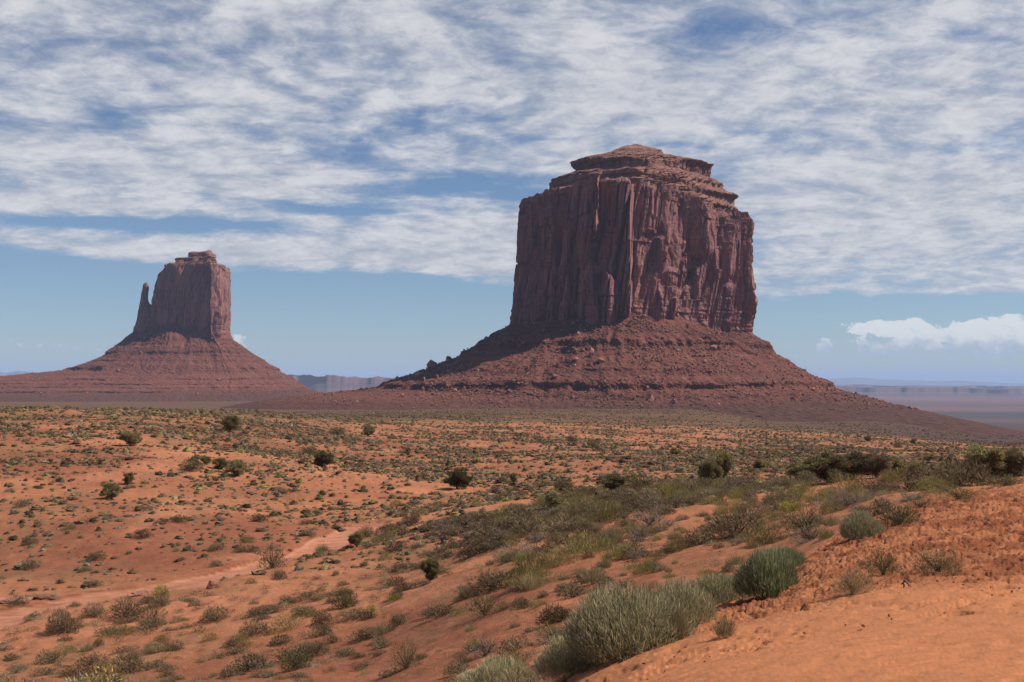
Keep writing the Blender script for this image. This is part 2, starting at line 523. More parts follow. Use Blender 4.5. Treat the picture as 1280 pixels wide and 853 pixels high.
def soil_mat(name, wash=False):
    m, t, b = mat_new(name)
    at = t.new('ShaderNodeVertexColor', layer_name='tint')
    g = t.new('ShaderNodeNewGeometry')
    p = g.outputs['Position']
    n1 = t.noise(p, 0.9, 7, 0.62)
    n2 = t.noise(p, 9.0, 5, 0.6)
    n3 = t.noise(p, 0.11, 5, 0.6)
    k = t.math('ADD', t.math('MULTIPLY', n1, 0.55), t.math('ADD', t.math('MULTIPLY', n2, 0.35), t.math('MULTIPLY', n3, 0.5)))
    gr = at.outputs[1]
    k = t.math('ADD', t.math('MULTIPLY', t.math('SUBTRACT', t.ramp(k, 0.42, 1.0, 0.55, 1.38, False), 1.0), gr), 1.0)
    rip = t.noise(t.vscale(p, (0.8, 3.2, 1)), 2.2, 4, 0.55)
    k = t.math('MULTIPLY', k, t.ramp(rip, 0.3, 0.7, 0.90, 1.08, False))
    col = t.mix(1.0, at.outputs[0], t.vec(k, k, k), 'MULTIPLY')
    sp = t.ramp(t.noise(p, 26.0, 3, 0.7), 0.60, 0.70)
    col = t.mix(t.math('MULTIPLY', sp, t.math('MULTIPLY', gr, 0.55)), col, (0.12, 0.038, 0.02))
    if wash:
        w = t.noise(t.vscale(p, (0.25, 1.6, 1)), 1.3, 5, 0.6)
        col = t.mix(t.ramp(w, 0.50, 0.66, 0, 0.7), col, (0.27, 0.082, 0.042))
    t.put(b.inputs['Base Color'], col)
    bm_ = t.new('ShaderNodeBump')
    t.put(bm_.inputs['Strength'], t.math('ADD', t.math('MULTIPLY', gr, 0.7), 0.15))
    bm_.inputs['Distance'].default_value = 0.09
    t.put(bm_.inputs['Height'], t.math('ADD', t.math('MULTIPLY', t.noise(p, 5.0, 6, 0.65), 1.0), t.math('MULTIPLY', t.noise(p, 24.0, 4, 0.6), 0.35)))
    t.put(b.inputs['Normal'], bm_.outputs[0])
    return m


M_SOIL = soil_mat('red_soil')
M_WASH = soil_mat('wash_sand', True)
GRAIN = 1 - SAND * (0.85 - 0.45 * rough_zone)            # how coarse and blotchy the soil is
wf = WSH.reshape(-1)[GF].mean(1) > 0.45


def sub_mesh(name, mask, mat):
    f = GF[mask]
    u, inv = np.unique(f, return_inverse=True)
    return obj(name, mesh_np(name, GV[u], inv.reshape(-1, 4), mat, C.reshape(-1, 3)[u], True, GRAIN.reshape(-1)[u]))


tag(sub_mesh('ground', ~wf, M_SOIL), 'red sandy desert ground dotted with scrub', None, None, 'structure')
tag(sub_mesh('dry_wash', wf, M_WASH), 'pale dry wash winding across the red valley floor', None, None, 'structure')

# ------------------------------------------------------------------ rock materials


def rock_mat(name, kind):
    m, t, b = mat_new(name)
    g = t.new('ShaderNodeNewGeometry')
    p = g.outputs['Position']
    sp = t.new('ShaderNodeSeparateXYZ')
    t.l.new(p, sp.inputs[0])
    z = sp.outputs[2]
    if kind == 'cliff':
        s1 = t.noise(t.vscale(p, (1, 1, 0.10)), 0.075, 6, 0.62, 0.5)
        s2 = t.noise(t.vscale(p, (1, 1, 0.06)), 0.24, 5, 0.6, 0.3)
        blo = t.noise(t.vscale(p, (1, 1, 0.55)), 0.028, 5, 0.6)
        col = t.mix(t.ramp(s1, 0.36, 0.66), (0.345, 0.146, 0.118), (0.215, 0.098, 0.090))
        col = t.mix(t.ramp(s2, 0.48, 0.66, 0, 0.90), col, (0.100, 0.052, 0.053))
        col = t.mix(t.ramp(blo, 0.52, 0.72, 0, 0.75), col, (0.42, 0.175, 0.098))
        bed = t.noise(t.vscale(p, (0.03, 0.03, 1)), 0.5, 4, 0.6)
        col = t.mix(t.ramp(bed, 0.55, 0.68, 0, 0.25), col, (0.11, 0.05, 0.042))
        hgt = t.math('ADD', t.noise(t.vscale(p, (1, 1, 0.22)), 0.22, 7, 0.62), t.math('MULTIPLY', t.noise(t.vscale(p, (1, 1, 0.5)), 0.6, 6, 0.65), 0.45))
        bs, bd = 0.9, 3.0
    elif kind == 'cap':
        bed = t.noise(t.vscale(p, (0.04, 0.04, 1)), 0.24, 5, 0.6)
        blo = t.noise(p, 0.09, 6, 0.65)
        col = t.mix(t.ramp(bed, 0.38, 0.62), (0.31, 0.148, 0.105), (0.165, 0.072, 0.056))
        col = t.mix(t.ramp(blo, 0.48, 0.70, 0, 0.6), col, (0.33, 0.185, 0.115))
        hgt = t.math('ADD', t.math('MULTIPLY', bed, 1.2), t.noise(p, 0.45, 6, 0.65))
        bs, bd = 0.8, 2.2
    else:
        bed = t.noise(t.vscale(p, (0.012, 0.012, 1)), 0.16, 5, 0.65)
        bl = t.noise(p, 0.05, 6, 0.65)
        fine = t.noise(p, 0.55, 5, 0.7)
        dry = t.noise(p, 1.6, 3, 0.6)
        col = t.mix(t.ramp(bed, 0.36, 0.64), (0.185, 0.064, 0.042), (0.110, 0.038, 0.029))
        col = t.mix(t.ramp(bl, 0.50, 0.70, 0, 0.75), col, (0.225, 0.090, 0.058))
        col = t.mix(t.ramp(fine, 0.56, 0.66, 0, 0.55), col, (0.30, 0.146, 0.10))
        col = t.mix(t.ramp(fine, 0.42, 0.34, 0, 0.6), col, (0.060, 0.024, 0.021))
        # low apron: thin dark scrub over purplish soil
        apr = t.ramp(t.math('ADD', z, t.math('MULTIPLY', t.math('SUBTRACT', bl, 0.5), 26.0)), -6, -30)
        sc = t.mix(t.ramp(dry, 0.40, 0.62), (0.120, 0.050, 0.036), (0.062, 0.037, 0.026))
        col = t.mix(t.math('MULTIPLY', apr, 0.9), col, sc)
        hgt = t.math('ADD', fine, t.math('MULTIPLY', t.noise(p, 0.16, 5, 0.6), 1.6))
        bs, bd = 0.8, 1.8
    t.put(b.inputs['Base Color'], col)
    bm_ = t.new('ShaderNodeBump')
    bm_.inputs['Strength'].default_value = bs
    bm_.inputs['Distance'].default_value = bd
    t.put(bm_.inputs['Height'], hgt)
    t.put(b.inputs['Normal'], bm_.outputs[0])
    return m


M_CLIFF, M_CAP, M_TALUS = rock_mat('cliff_sandstone', 'cliff'), rock_mat('cap_sandstone', 'cap'), rock_mat('talus_shale', 'talus')


def plan(poly, n, round_):
    """closed outline sampled evenly, corners eased, in -1..1"""
    P = np.array(poly + poly[:1], float)
    L = np.concatenate([[0], np.cumsum(np.hypot(*np.diff(P, axis=0).T))])
    s = np.linspace(0, L[-1], n, endpoint=False)
    Q = np.stack([np.interp(s, L, P[:, 0]), np.interp(s, L, P[:, 1])], 1)
    k = int(n * round_)
    if k > 0:
        w = np.hanning(2 * k + 3)[1:-1]
        w /= w.sum()
        Q = np.stack([np.convolve(np.concatenate([q[-k:], q, q[:k]]), w, 'valid') for q in Q.T], 1)
    Q[:, 0] = (Q[:, 0] - Q[:, 0].min()) / np.ptp(Q[:, 0]) * 2 - 1
    neg = Q[:, 1] < 0
    Q[neg, 1] /= -Q[:, 1].min()
    Q[~neg, 1] /= Q[:, 1].max()
    return Q


def rings(levels, D, Q, rows):
    """stack of outlines; a level is (left px, left py, right px, right py, front reach, front z, back reach, roundness)"""
    lv = []
    for lx, ly, rx, ry, hf, zf, hb, bl in levels:
        lv.append((ray(lx, ly)[0] * D, ray(rx, ry)[0] * D, float(ray(lx, ly)[1]) * D, float(ray(rx, ry)[1]) * D, zf, hf, hb, bl))
    lv = np.array(lv, float)
    t = np.concatenate([np.linspace(i, i + 1, k, endpoint=False) for i, k in enumerate(rows)] + [[len(levels) - 1]])
    L = np.stack([np.interp(t, np.arange(len(lv)), lv[:, c]) for c in range(lv.shape[1])], 1)
    ph = np.arctan2(Q[:, 1], Q[:, 0])
    circ = np.stack([np.cos(ph), np.sin(ph)], 1)
    b = L[:, 7][:, None, None]
    U = Q[None] * (1 - b) + circ[None] * b
    cx, hx = (L[:, 0] + L[:, 1]) / 2, (L[:, 1] - L[:, 0]) / 2
    X = cx[:, None] + hx[:, None] * U[..., 0]
    Y = D + np.where(U[..., 1] < 0, L[:, 5][:, None], L[:, 6][:, None]) * U[..., 1]
    c2, s2 = np.cos(ph) ** 2, np.sin(ph) ** 2
    side = np.where(np.cos(ph)[None] < 0, L[:, 2][:, None], L[:, 3][:, None])
    zb = (L[:, 2] + L[:, 3])[:, None] / 2
    Z = side * c2[None] + np.where(np.sin(ph)[None] < 0, L[:, 4][:, None], zb) * s2[None]
    return X, Y, Z


def normals2d(X, Y):
    tx = np.roll(X, -1, 1) - np.roll(X, 1, 1)
    ty = np.roll(Y, -1, 1) - np.roll(Y, 1, 1)
    l = np.hypot(tx, ty) + 1e-6
    return ty / l, -tx / l


def arc(X, Y):
    return np.cumsum(np.hypot(np.diff(X, axis=1, append=X[:, :1]), np.diff(Y, axis=1, append=Y[:, :1])), 1)


def ring_obj(name, X, Y, Z, mat, parent, close_top=False, smooth=False):
    n, m = X.shape
    V = np.stack([X, Y, Z], -1).reshape(-1, 3)
    Fq = grid_faces(n, m, True)
    fl = [Fq]
    if close_top:
        V = np.concatenate([V, V[:m].mean(0, keepdims=True)])
        j = np.arange(m)
        fl.append(np.stack([np.full(m, n * m), (j + 1) % m, j], 1))
    o = obj(name, mesh_np(name, V, fl, mat, None, smooth), parent)
    return o


def pillars(s, z, w, seed, vs=90.0):
    """rounded columns with sharp clefts between them, along arc length s; 0 in the cleft, 1 on the crown"""
    q = s / w + fbm(s / (w * 3.0), z / (vs * 2.4), seed, 2, seed) * 1.7
    i = np.floor(q)
    f = q - i
    off = 0.9 * (_hash(i, np.floor(z * 0), np.floor(z * 0), seed) - 0.5)
    f = np.clip(f + off * f * (1 - f) * 1.6, 0, 1)
    h = 0.45 + 0.55 * _hash(i, i * 0 + 3, np.floor(z / (vs * 1.1) + 3 * _hash(i, i * 0, i * 0, seed + 9)), seed + 5)
    tilt = (_hash(i, i * 0 + 7, i * 0, seed + 6) - 0.5) * 1.1
    e = np.minimum(f, 1 - f)
    return np.minimum(1.0, e * 6.0) ** 0.8 * (h + tilt * (f - 0.5) + 0.22 * (1 - (2 * f - 1) ** 2))


def tooth(u, v, u0, u1, fall, depth, v0, v1, soft=9.0):
    """a rib: rises from u0 to u1, falls off over `fall`; present between picture heights v0 and v1"""
    a = np.clip((u - u0) / (u1 - u0), 0, 1)
    b = np.clip(1 - (u - u1) / fall, 0, 1)
    return depth * np.where(u < u1, a, b) * sstep(v0 - soft * 0.4, v0 + soft * 0.6, v) * (1 - sstep(v1 - soft, v1 + soft, v))


def bump_pillar(u, v, uc, w, depth, v0, soft=3.0):
    """a detached rounded pillar leaning on the wall, its head at height v0"""
    q = np.clip(1 - ((u - uc) / w) ** 2, 0, 1) ** 0.6
    return depth * q * sstep(v0 - soft, v0 + soft, v - 12 * ((u - uc) / w) ** 2 - 16 * fbm(u / 6, v / 9, uc, 3, 64))


# ------------------------------------------------------------------ the large butte
D1 = 1500.0
NA = 1500
Q1 = plan([(-150, -5), (-118, -66), (-50, -117), (-14, -124), (46, -66), (104, -8), (150, 46), (136, 76), (70, 115), (-60, 120), (-130, 70)], NA, 0.018)
big = empty('sandstone_butte', (155, D1, -25))
tag(big, 'large flat-topped red sandstone butte with fluted cliffs standing on a wide talus cone', 'butte')
cliff_lv = [
    (655, 250, 937, 262, 109, 239, 105, 0), (652, 257, 941, 275, 112, 228, 110, 0), (649, 300, 946, 306, 118, 188, 114, 0),
    (646, 340, 948, 342, 122, 148, 118, 0), (641, 370, 947, 374, 126, 112, 121, 0), (638, 400, 945, 408, 130, 82, 124, 0), (637, 428, 944, 436, 131, 55, 125, 0)]
X, Y, Z = rings(cliff_lv, D1, Q1, [8, 40, 38, 30, 28, 14])
nx, ny = normals2d(X, Y)
S = arc(X, Y)
u, v = proj(X, Y, Z)
front = (ny < 0.15)
T = np.zeros_like(X)
for a in [(706, 743, 5, 30, 200, 296), (752, 786, 6, 15, 224, 396), (799, 813, 9, 11, 232, 292), (817, 828, 8, 10, 222, 332), (815, 822, 7, 7, 296, 400),
          (852, 879, 9, 21, 221, 322), (879, 889, 7, 9, 230, 346), (893, 903, 8, 9, 268, 352), (904, 916, 8, 10, 243, 345), (918, 936, 5, 17, 262, 386),
          (933, 942, 4, 8, 340, 402), (826, 838, 6, 11, 336, 402), (838, 847, 6, 8, 364, 402), (894, 905, 8, 11, 356, 412), (790, 797, 5, 5, 300, 400),
          (862, 868, 6, 6, 330, 400), (845, 853, 6, 5, 300, 370), (676, 690, 6, 9, 255, 400), (655, 663, 6, 6, 255, 410), (697, 708, 6, 8, 270, 400)]:
    T += tooth(u, v, *a)
T -= tooth(u, v, 846, 853, 22, 6, 222, 318)
T += bump_pillar(u, v, 731, 8.5, 8, 284, 5) + bump_pillar(u, v, 738, 10, 14, 332, 6) + bump_pillar(u, v, 759, 12, 15, 342, 6) + bump_pillar(u, v, 817, 8, 6, 352) + bump_pillar(u, v, 841, 7, 5, 370)
T -= 9 * np.exp(-((u - 858) / 9) ** 2 - ((v - 335) / 30) ** 2) * (0.4 + vnoise(S / 4, Z / 6, 0, 62))
T *= sstep(-0.05, -0.45, ny) * 1.12
up = sstep(255, 230, Z)
d = pillars(S, Z, 27.0, 71) * 8.5 + pillars(S, Z, 12.0, 72, 110) * 3.2 + pillars(S, Z, 5.0, 73, 40) * 0.6
d += fbm(X / 40, Y / 40, Z / 110, 3, 74) * 5 + fbm(X / 8, Y / 8, Z / 40, 3, 75) * 1.6 + fbm(X / 2.2, Y / 2.2, Z / 3.2, 2, 76) * 0.8
crack = sstep(0.44, 0.5, vnoise(S / 14, Z / 9, 0, 77)) * (1 - sstep(0.5, 0.56, vnoise(S / 14, Z / 9, 0, 77)))
d -= crack * 0.5
d -= 5.0 * sstep(0.55, 0.75, vnoise(S / 12, Z / 30, 3, 78)) * sstep(0.4, 0.6, vnoise(Z / 5, S / 30, 0, 79)) * 0.5
low = sstep(110, 75, Z)
d -= low * (vnoise(Z / 2.2, S / 40, 0, 80) * 2.4 - 0.6)
jn = S / 7.3 + fbm(S / 20, Z / 260, 4, 2, 82) * 1.5                    # long open joints
fj = jn - np.floor(jn)
d -= (4.6 * sstep(.25, .8, _hash(np.floor(jn), np.floor(jn) * 0, np.floor(Z / 60), 83))) * np.exp(-((fj - .5) / .085) ** 2)
d += 6.0 * sstep(0.3, 0.85, nx) - 10.5
edge_n = np.clip((v - 400) / 30, 0, 1)
X, Y = X + nx * d, Y + ny * d - T
Z = Z + fbm(S / 9, Z * 0, 0, 3, 81) * 5.0 * sstep(215, 236, Z)
CL_TOP = (X[0].copy(), Y[0].copy(), Z[0].copy())
ring_obj('cliff', X, Y, Z, M_CLIFF, big).location = (-155, -D1, 25)

cap_lv = [
    (794, 180, 797, 180, 2, 297.5, 2, 0.9), (778, 184.5, 812, 184, 22, 290, 25, .8), (765, 190, 829, 188.5, 38, 283, 40, .6), (747, 196, 836, 194.5, 56, 275, 60, .4),
    (726, 201, 862, 197, 74, 269, 70, .2), (719, 203, 896, 202, 82, 267, 74, .12), (719, 207, 897, 206, 84, 265, 76, .05), (722, 216, 895, 217.5, 86, 256, 80, .05),
    (703, 222, 912, 230, 95, 252, 88, .03), (688, 229, 924, 240, 100, 249, 94, 0), (686, 240, 926, 249.5, 102, 242, 97, 0), (671, 245, 931, 255, 106, 239, 102, 0), (655, 249, 938, 262, 110, 235, 107, 0), (657, 262, 936, 275, 107, 218, 106, 0)]
X, Y, Z = rings(cap_lv, D1, Q1, [8, 8, 9, 9, 7, 8, 14, 12, 12, 12, 10, 12, 8])
nx, ny = normals2d(X, Y)
S = arc(X, Y)
ri = np.arange(X.shape[0])[:, None] / X.shape[0]
k = sstep(0.02, 0.2, ri + 0 * X)
d = (sstep(0.34, 0.66, vnoise(Z / 8.0, X / 190, Y / 190, 85)) - 0.5) * 6.0 + fbm(X / 16, Y / 16, Z / 16, 5, 86, .6) * 4.5 + pillars(S, Z * 0, 13, 87) * 4.0 - 2.0 + fbm(X / 4, Y / 4, Z / 4, 2, 88) * 2.0
d *= k
rim = sstep(0.86, 1.0, ri + 0 * X)
d = d * (1 - 0.5 * rim) + (-9.0 + pillars(S, Z * 0 + 236, 31.0, 71) * 5 + pillars(S, Z * 0 + 236, 11.0, 72, 50) * 3) * rim * 0.5
X, Y = X + nx * d, Y + ny * d
Z = Z + fbm(X / 8, Y / 8, 0, 3, 89) * 1.6
ring_obj('cap_rock', X, Y, Z, M_CAP, big, False, True).location = (-155, -D1, 25)


def terrace(z, s, ledges, seed):
    """squeeze the slope into near-vertical steps at the given heights"""
    o = z.copy()
    for i, (zk, h, lo, hi, amp) in enumerate(ledges):
        zz = zk + fbm(s / 70, s * 0, i, 3, seed + i) * 2.6
        m = sstep(lo, hi, vnoise(s / 46, s * 0 + i * 7.7, 0, seed + 20 + i)) * (0.65 + 0.5 * vnoise(s / 7, s * 0, i, seed + 40))
        q = (z - zz) / h
        o = o - amp * m * h * q * np.exp(-q * q)
    return o


def talus(levels, D, Q, rows, ledges, seed, gully, lump):
    """talus cone: radius is looked up at the terraced height, so that ledges stand out of the slope"""
    X, Y, Z = rings(levels, D, Q, rows)
    S = arc(X, Y)
    s0 = S[len(S) // 3][None] + 0 * S
    Ze = terrace(Z, s0, ledges, seed)
    n, m = X.shape
    XX, YY = X.copy(), Y.copy()
    for j in range(m):
        zz = Z[::-1, j]
        zz = np.maximum.accumulate(zz + np.arange(n) * 1e-7)
        XX[:, j] = np.interp(Ze[:, j], zz, X[::-1, j])
        YY[:, j] = np.interp(Ze[:, j], zz, Y[::-1, j])
    nx, ny = normals2d(X, Y)
    t = np.linspace(0, 1, n)[:, None]
    env = sstep(0, 0.12, t) * (1 - 0.35 * sstep(0.75, 1, t))
    d = (fbm(s0 / 60, t * 1.2, seed, 4, seed + 3) * lump + np.abs(fbm(s0 / 24, t * 1.0, seed, 3, seed + 4)) * gully) * env
    d = d + (fbm(XX / 12, YY / 12, Z / 7, 4, seed + 5) * 3.4 + fbm(XX / 3, YY / 3, Z / 3, 2, seed + 6) * 1.6) * sstep(0, 0.05, t)
    return XX + nx * d, YY + ny * d, Z + fbm(XX / 5, YY / 5, 0, 3, seed + 8) * 1.8


tal_lv = [
    (648, 398, 938, 405, 118, 90, 118, .05), (640, 405, 946, 415, 129, 79, 124, .12), (600, 430, 977, 432, 164, 56, 160, .45), (560, 451, 1020, 461, 206, 30, 200, .7),
    (520, 467, 1058, 488, 254, 1, 250, .9), (490, 478, 1092, 502, 288, -19, 290, 1), (440, 487, 1130, 511, 335, -27, 340, 1), (330, 500, 1290, 548, 430, -38, 440, 1), (160, 530, 1480, 620, 620, -75, 650, 1)]
TX, TY, TZ = talus(tal_lv, D1, Q1, [8, 40, 52, 60, 50, 22, 22, 10], [(44, 8.5, .12, .3, 1.12), (35, 4.5, .4, .6, 1.05), (14, 2.5, .5, .75, .8), (-3, 6.5, .05, .15, 1.12), (60, 2.5, .5, .7, .7), (22, 2.2, .5, .7, .7)], 120, -15, 16)
ring_obj('talus_slope', TX, TY, TZ, M_TALUS, big).location = (-155, -D1, 25)
TAL1 = (TX, TY, TZ)

# ------------------------------------------------------------------ the mitten-shaped butte
D2 = 2600.0
k2 = D2 / F
mit = empty('mitten_butte', (-700, D2, -35))
tag(mit, 'smaller red sandstone butte shaped like a mitten with a thin thumb spire', 'butte')
off = (700, -D2, 35)
Q2 = plan([(-100, 0), (-94, -52), (-40, -70), (40, -90), (80, -100), (93, -72), (100, -5), (92, 60), (20, 80), (-80, 70)], 900, 0.010)
m_lv = [
    (216, 332.5, 281, 333.3, 80, 257, 62, 0), (207, 336, 284, 338.5, 84, 249, 72, 0), (200.5, 344, 285, 352, 86, 230, 76, 0), (196, 361, 286, 370, 88, 200, 78, 0),
    (193, 384, 287, 390, 90, 162, 80, 0), (192, 410, 287, 415, 92, 120, 82, 0), (191, 432, 287, 438, 93, 84, 83, 0)]
X, Y, Z = rings(m_lv, D2, Q2, [8, 10, 24, 30, 30, 12])
nx, ny = normals2d(X, Y)
S = arc(X, Y)
u, v = proj(X, Y, Z)
d = pillars(S, Z, 46, 171) * 5 + pillars(S, Z, 17, 172, 60) * 3.4 + pillars(S, Z, 7, 173, 40) * 1.3 + fbm(X / 40, Y / 40, Z / 60, 4, 174) * 9 + fbm(X / 8, Y / 8, Z / 16, 3, 175) * 3
T = tooth(u, v, 262, 274, 5, 9, 335, 425) + tooth(u, v, 277, 281, 3, 5, 340, 425) + bump_pillar(u, v, 270.5, 3.5, 9, 385)
d += T * (ny < 0.2) - 11.0
d -= sstep(140, 110, Z) * (vnoise(Z / 3, S / 50, 0, 180) * 3.5 - 1)
X, Y = X + nx * d, Y + ny * d
ring_obj('cliff', X, Y, Z, M_CLIFF, mit).location = off
m_cap = [
    (242, 315, 258, 313.5, 10, 281, 10, .3), (237, 315.5, 262, 313, 22, 279, 22, .1), (235.5, 317, 268, 319, 27, 276, 28, .1), (234.5, 322, 270, 322, 29, 270, 30, .1), (222, 323, 270, 324, 34, 266, 34, .1),
    (219.5, 324.5, 269, 330, 37, 258, 37, .1), (220, 331, 270, 331.5, 40, 254.5, 40, 0), (213, 332.5, 280, 333, 76, 256.5, 56, 0), (210, 336, 282, 336.5, 80, 252, 66, 0), (212, 346, 281, 347, 76, 236, 64, 0)]
X, Y, Z = rings(m_cap, D2, Q2, [4, 5, 9, 4, 5, 9, 6, 6, 6])
nx, ny = normals2d(X, Y)
S = arc(X, Y)
k = sstep(0.0, 0.3, np.arange(X.shape[0])[:, None] / X.shape[0] + 0 * X)
d = (np.floor(vnoise(Z / 3.2, X / 70, Y / 70, 185) * 4) / 4 - 0.5) * 5 * k + fbm(X / 18, Y / 18, Z / 10, 4, 186) * 9 * k + pillars(S, Z * 0, 14, 187) * 2.5 - 2
X, Y = X + nx * d, Y + ny * d
Z = Z + fbm(X / 8, Y / 8, 0, 3, 189) * 3
ring_obj('cap_rock', X, Y, Z, M_CAP, mit, True).location = off
QT = plan([(-1, -.3), (-.4, -1), (.5, -1), (1, -.2), (.8, .8), (-.3, 1), (-1, .5)], 260, 0.04)
t_lv = [
    (183.6, 354.5, 185.6, 354.5, 2, 216, 2, .6), (181.6, 355.8, 187.2, 356, 5, 213, 5, .4), (181, 359, 188, 359, 6.5, 208, 6.5, .2), (180.6, 363, 187.8, 363.5, 6.5, 200, 6.5, .1), (179.3, 368, 186.8, 368, 7, 191, 7, 0), (178.6, 375, 186.8, 375, 9, 179, 9, 0),
    (177.6, 380, 188, 379.5, 10, 171, 10, 0), (176.8, 383, 192, 382.5, 13, 165, 13, 0), (175.5, 392, 197, 391, 22, 150, 20, 0), (174, 404, 202, 403, 34, 130, 28, 0), (172, 416, 206, 415, 42, 108, 34, 0), (170, 434, 208, 434, 46, 80, 38, 0)]
X, Y, Z = rings(t_lv, D2, QT, [3, 4, 5, 6, 9, 6, 6, 12, 16, 16, 10])
Y = Y - 12
nx, ny = normals2d(X, Y)
S = arc(X, Y)
wd = np.ptp(X, axis=1)[:, None] / 40
d = (fbm(X / 9, Y / 9, Z / 16, 4, 195) * 4.5 + pillars(S, Z, 8, 196, 50) * 2.0 - 1.0) * np.clip(wd, 0.15, 1.3)
X, Y = X + nx * d, Y + ny * d
ring_obj('thumb_spire', X, Y, Z, M_CLIFF, mit, True).location = off
mt_lv = [
    (188, 408, 283, 414, 82, 124, 80, .05), (171, 417, 289, 424, 92, 112, 86, .12), (157, 427, 310, 440, 118, 86, 120, .4), (131, 446, 333, 456, 165, 50, 170, .7),
    (100, 460, 360, 472, 225, 16, 235, .9), (25, 469, 386, 488, 300, -12, 320, 1), (-80, 479, 425, 497, 390, -26, 420, 1), (-260, 505, 520, 525, 560, -62, 600, 1)]
TX, TY, TZ = talus(mt_lv, D2, Q2, [6, 30, 44, 46, 40, 40, 12], [(62, 5, .4, .6, .95), (28, 6.5, .25, .45, .99), (44, 3, .5, .7, .8), (6, 4, .3, .5, .9), (-4, 3.2, .1, .3, .98), (-11, 3.0, .15, .35, .98), (-18, 3.5, .1, .3, .98), (80, 3, .5, .7, .8)], 220, -20, 20)
ring_obj('talus_slope', TX, TY, TZ, M_TALUS, mit).location = off
TAL2 = (TX, TY, TZ)


# ------------------------------------------------------------------ far mesas and ranges
def far_mat(name, c0, c1, c2):
    m, t, b = mat_new(name)
    g = t.new('ShaderNodeNewGeometry')
    p = g.outputs['Position']
    bed = t.noise(t.vscale(p, (0.0006, 0.0006, 1)), 0.05, 4, 0.6)
    bl = t.noise(t.vscale(p, (1, 1, 9)), 0.0009, 6, 0.65)
    col = t.mix(t.ramp(bed, 0.38, 0.62), c0, c1)
    col = t.mix(t.ramp(bl, 0.5, 0.68, 0, 0.6), col, c2)
    t.put(b.inputs['Base Color'], col)
    return m


M_MESA = far_mat('mesa_rock', (0.15, 0.085, 0.08), (0.10, 0.062, 0.064), (0.27, 0.16, 0.13))
M_RANGE = far_mat('range_rock', (0.12, 0.10, 0.09), (0.10, 0.085, 0.08), (0.14, 0.11, 0.09))


def ridge(name, D, top, base_z, deep, mat, seed, cliff=0.5, wig=1.0):
    """long mesa or range: foot, talus, cliff, broad top and back slope"""
    n = 420
    px = np.linspace(top[0][0], top[-1][0], n)
    py = np.interp(px, [t[0] for t in top], [t[1] for t in top])
    ux, uz = ray(px, py)
    zt = uz * D
    hh = np.maximum(zt - base_z, 1)
    wob = fbm(px / 60, px * 0, 0, 4, seed, 0.38) * deep * wig
    zt = zt + fbm(px / 30, px * 0, 3, 5, seed + 1, 0.6) * hh * 0.22
    prof = [(-1.6, 0.0), (-0.55, 0.22), (-0.12, 1 - cliff), (0.0, 0.985), (0.25, 1.0), (1.2, 1.0), (2.0, 0.3), (2.4, -0.1)]
    V = []
    for k, (a, f) in enumerate(prof):
        w = wob * (1.0 if k < 5 else 0.3) + (fbm(px / 22, px * 0, 0, 3, seed + 2) * deep * 0.05 if k < 4 else 0)
        y = D + a * deep * 0.5 + w
        V.append(np.stack([ux * y, y, base_z - 4 + (zt - base_z + 4) * f], -1))
    V = np.array(V).reshape(-1, 3)
    return obj(name, mesh_np(name, V, grid_faces(len(prof), n), mat, None, False))


tag(ridge('mesa', 11500, [(1020, 482), (1050, 484), (1095, 483.5), (1130, 484), (1180, 485), (1225, 486), (1240, 487), (1270, 486), (1330, 485), (1500, 486)], -150, 900, M_MESA, 301, .45, .5),
    'long low purple mesa on the plain right of the large butte', 'mesa')
tag(ridge('mesa', 17000, [(980, 483), (1090, 481.5), (1180, 483), (1300, 483.5), (1520, 484)], -152, 1200, M_MESA, 311, .5, .8),
    'hazy pinkish mesa behind the long purple mesa', 'mesa')
tag(ridge('mesa', 9000, [(300, 470), (350, 467.5), (380, 468.5), (420, 470), (450, 471), (480, 473), (520, 474), (600, 476)], -104, 800, M_MESA, 321, .35, .45),
    'low hazy mesa between the two buttes', 'mesa')
tag(ridge('mountains', 38000, [(850, 480), (960, 478), (1010, 475.5), (1040, 474), (1066, 472.5), (1100, 474.5), (1160, 475.5), (1215, 477), (1280, 480), (1420, 484)], -152, 5000, M_RANGE, 331, .2, .3),
    'faint blue mountain range on the right horizon', None, None, 'structure')
tag(ridge('mountains', 26000, [(-300, 463), (-60, 464), (20, 464.5), (60, 466), (110, 468), (200, 471), (420, 472), (520, 473)], -104, 4000, M_RANGE, 341, .2, .3),
    'faint blue range on the left horizon', None, None, 'structure')

# ------------------------------------------------------------------ plants
def plant_mat():
    m, t, b = mat_new('plant')
    at = t.new('ShaderNodeVertexColor', layer_name='tint')
    oi = t.new('ShaderNodeObjectInfo')
    k = t.ramp(oi.outputs['Random'], 0, 1, 0.80, 1.22, False)
    g = t.new('ShaderNodeNewGeometry')
    n = t.ramp(t.noise(g.outputs['Position'], 0.35, 3, 0.6), 0.3, 0.7, 0.85, 1.15, False)
    k = t.math('MULTIPLY', k, n)
    col = t.mix(1.0, at.outputs[0], t.vec(k, k, k), 'MULTIPLY')
    t.put(b.inputs['Base Color'], col)
    b.inputs['Specular IOR Level'].default_value = 0.08
    tr = t.new('ShaderNodeBsdfTranslucent')
    t.put(tr.inputs[0], col)
    mx = t.new('ShaderNodeMixShader')
    mx.inputs[0].default_value = 0.30
    t.l.new(b.outputs[0], mx.inputs[1]); t.l.new(tr.outputs[0], mx.inputs[2])
    t.l.new(mx.outputs[0], t.n['Material Output'].inputs[0])
    return m


M_PLANT = plant_mat()


def unit(v):
    return v / (np.linalg.norm(v, axis=-1, keepdims=True) + 1e-9)


